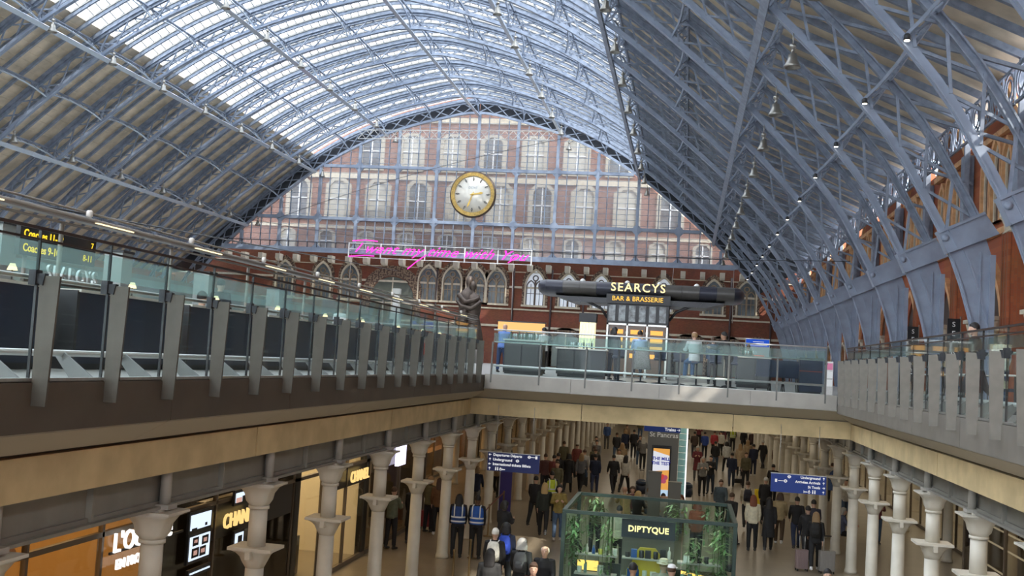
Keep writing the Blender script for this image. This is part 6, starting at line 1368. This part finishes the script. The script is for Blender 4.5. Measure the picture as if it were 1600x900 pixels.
# luggage
def suitcase(x, y, z, rz, w, h_, m, lab, group=None):
    o = empty('suitcase', (x, y, z), lab, 'suitcase', group, rz); s = MB(); s.rings([[(w/2*a, .12*b_, zz) for a, b_ in ((-1, -.7), (-.85, -1), (.85, -1), (1, -.7), (1, .7), (.85, 1), (-.85, 1), (-1, .7))] for zz in (.08, h_)], smooth=False); s.build('shell', m, o)
    r = MB()
    for k in range(5): r.box(-w/2+.06+(w-.12)*k/5, -w/2+.09+(w-.12)*k/5, -.13, .13, .12, h_-.04)
    r.build('rib', m, o)
    for a in (-1, 1):
        MB().tube([(a*w*.22, 0, h_), (a*w*.22, 0, h_+.42)], .010, 6).build('handle_rod', STEEL, o)
        for b_ in (-1, 1): MB().lathe([(.035, -.015), (.035, .015)], (a*w*.4, b_*.09, .038), 10, ax='X').build('wheel', BLACK, o)
    MB().bar((-w*.25, 0, h_+.43), (w*.25, 0, h_+.43), .03, .03).build('grip', BLACK, o); return o
SILV = mat('case_silver', (.38, .37, .36), .35, metal=.6); PINKC = mat('case_dusky', (.30, .22, .22), .4, metal=.3)
for px, py, w, h_, m, lab in ((1252, 892, .36, .62, PINKC, 'small dusky suitcase pulled by a person in black'), (1291, 896, .46, .66, SILV, 'wide silver suitcase right of the fair-haired person'), (912, 760, .34, .45, BLACK, 'small black wheeled case in the left crowd'), (1152, 757, .5, .3, BLACK, 'long black case beside a person in navy'), (664, 826, .34, .6, mat('case_red', (.25, .02, .02), .4), 'dark red suitcase between the left columns'), (1001, 771, .36, .62, mat('case_red'), 'bright red suitcase standing by the bench')):
    q = floor_at(px, py); suitcase(q.x, q.y, FLZ, .2, w, h_, m, lab)
# two pushchairs
for px, py, lab in ((1000, 790, 'black pushchair left of the bench'), (1072, 795, 'blue-grey pushchair right of the bench')):
    q = floor_at(px, py); o = empty('pushchair', (q.x, q.y+.3, FLZ), lab, 'pushchair'); MB().rings([oval((0, .1, .45), .2, .22), oval((0, .05, .6), .24, .3), oval((0, 0, .8), .22, .22)]).build('seat', NAVY, o)
    MB().rings([oval((0, .12, .82), .24, .2), oval((0, .05, .98), .22, .24), oval((0, .0, 1.06), .1, .14)]).build('hood', mat('hood_blue', (.05, .07, .11), .7), o); MB().tube([(-.25, .3, .2), (-.25, -.1, .6), (-.22, -.4, 1.02), (.22, -.4, 1.02), (.25, -.1, .6), (.25, .3, .2)], .014, 6).build('push_handle', STEEL, o)
    for a in (-1, 1):
        for b_ in (-.25, .3): MB().tube([(a*.26, b_+.12*math.cos(k*PI/6), .13+.12*math.sin(k*PI/6)) for k in range(12)], .014, 6, closed=True).build('wheel', BLACK, o)
# people on the upper deck
def D_(px, py, Y, rz, kind, lab, z=0, **k):
    q = at(px, py, 'Y', Y); return person(q.x, Y, z, math.radians(rz), kind, lab, **k)
D_(787, 505, 37.6, 170, 'lean', 'bald person in a blue shirt at the leftmost far bar counter', top=(.12, .20, .48), legs=(.03, .05, .12), cut=None)
D_(851, 520, 40.5, 240, 'hold', 'waiter in a white shirt and black trousers with black cap of hair', top=(.68, .68, .68), legs=BK, hair='black')
D_(1001, 515, 34.2, 190, 'sit', 'person in a pale blue shirt on a high stool with a grey coat over it', z=.33, top=(.34, .44, .66), legs=(.02, .03, .05), hair='black', skin='tan')
D_(1087, 515, 34.3, 200, 'sit', 'person in a pale grey jumper and jeans on a high stool', z=.33, top=(.50, .54, .54), legs=(.05, .12, .24), hair='fair', cut='fringe', shoes=(.6, .6, .6), h=1.06)
D_(1140, 530, 34.4, 250, 'lean', 'person in dark clothes leaning over the far bar table', top=BK, legs=BK, hair='black', skin='tan')
D_(960, 520, 36.2, 150, 'stand', 'person in dark clothes behind the far balustrade, left of the blue shirt', top=(.03, .03, .035), hair='black', cut='bob')
D_(1115, 520, 41, 180, 'stand', 'person in dark blue farther back on the far deck', top=(.03, .05, .1), hair='brown')
D_(1170, 530, 48, 180, 'stand', 'person in brown far back near the deck totem', top=(.2, .12, .07), hair='brown')
for i, (x, y, rz, kind, lab, k) in enumerate(((-8.38, 11.6, 0, 'sit', 'person in a pale jumper in the booth nearest the viewer', dict(top=(.4, .4, .36), hair='brown')), (-8.38, 17.2, 180, 'sit', 'dark-haired person in a white shirt seated in a left booth', dict(top=(.66, .68, .66), hair='black')), (-11.75, 18.0, 90, 'sit', 'person in tan seated at a round table behind the booths', dict(top=(.3, .2, .12), hair='brown', cut='bob')), (-11.75, 23.8, 90, 'sit', 'person in black seated at a farther round table', dict(top=BK, hair='black')), (-8.38, 26.4, 0, 'sit', 'person in light blue seated in a farther left booth', dict(top=(.2, .3, .45), hair='blonde', cut='long')), (-9.8, 21.0, 180, 'stand', 'waiter in black standing behind the left booths', dict(top=BK, legs=BK, hair='black')), (-10.0, 29.5, 160, 'stand', 'waiter in white standing far along the left booths', dict(top=(.65, .65, .65), legs=BK, hair='brown')),
    (7.6, 19.2, 120, 'sit', 'person in grey seated at a right-hand deck table', dict(top=(.25, .25, .24), hair='brown')), (5.6, 22.0, -90, 'walk', 'person in black walking along behind the right balustrade', dict(top=BK, hair='black')), (8.2, 17.4, 90, 'stand', 'person in a white shirt standing behind the right balustrade', dict(top=(.6, .62, .62), legs=BK, hair='black')), (9.0, 24.5, 60, 'stand', 'person in a red jumper behind the right balustrade', dict(top=(.35, .06, .04), hair='brown', cut='bob')), (7.4, 26.8, 200, 'stand', 'person in blue jeans and pale top behind the far right posts', dict(top=(.45, .5, .5), legs=JN, hair='fair')), (8.8, 29.2, 150, 'stand', 'person in maroon behind the far right posts', dict(top=(.2, .04, .05), hair='black')))):
    person(x, y, 0, math.radians(rz), kind, lab, **k)
# coat over the stool back
q = at(1003, 560, 'Y', 34.0); m = MB().rings([oval((0, 0, .42), .30, .05, 14), oval((0, 0, .7), .26, .07, 14), oval((0, 0, 1.0), .22, .08, 14), oval((0, 0, 1.14), .17, .05, 14)]); o = m.build('coat', mat('coat_tweed', (.26, .26, .25), .9, noise=.3, nscale=40)); o.location = (q.x, 34.05, 0); tag(o, 'grey tweed coat hung over a high stool at the far balustrade', 'coat')

for x, y, w in ((-11.8, 18.0, 'third'), (-11.8, 23.8, 'fifth')): chair_at(x, y, PI/2, 'navy chair with a seated person at the %s round bar table' % w, 'occupied chairs by round tables')
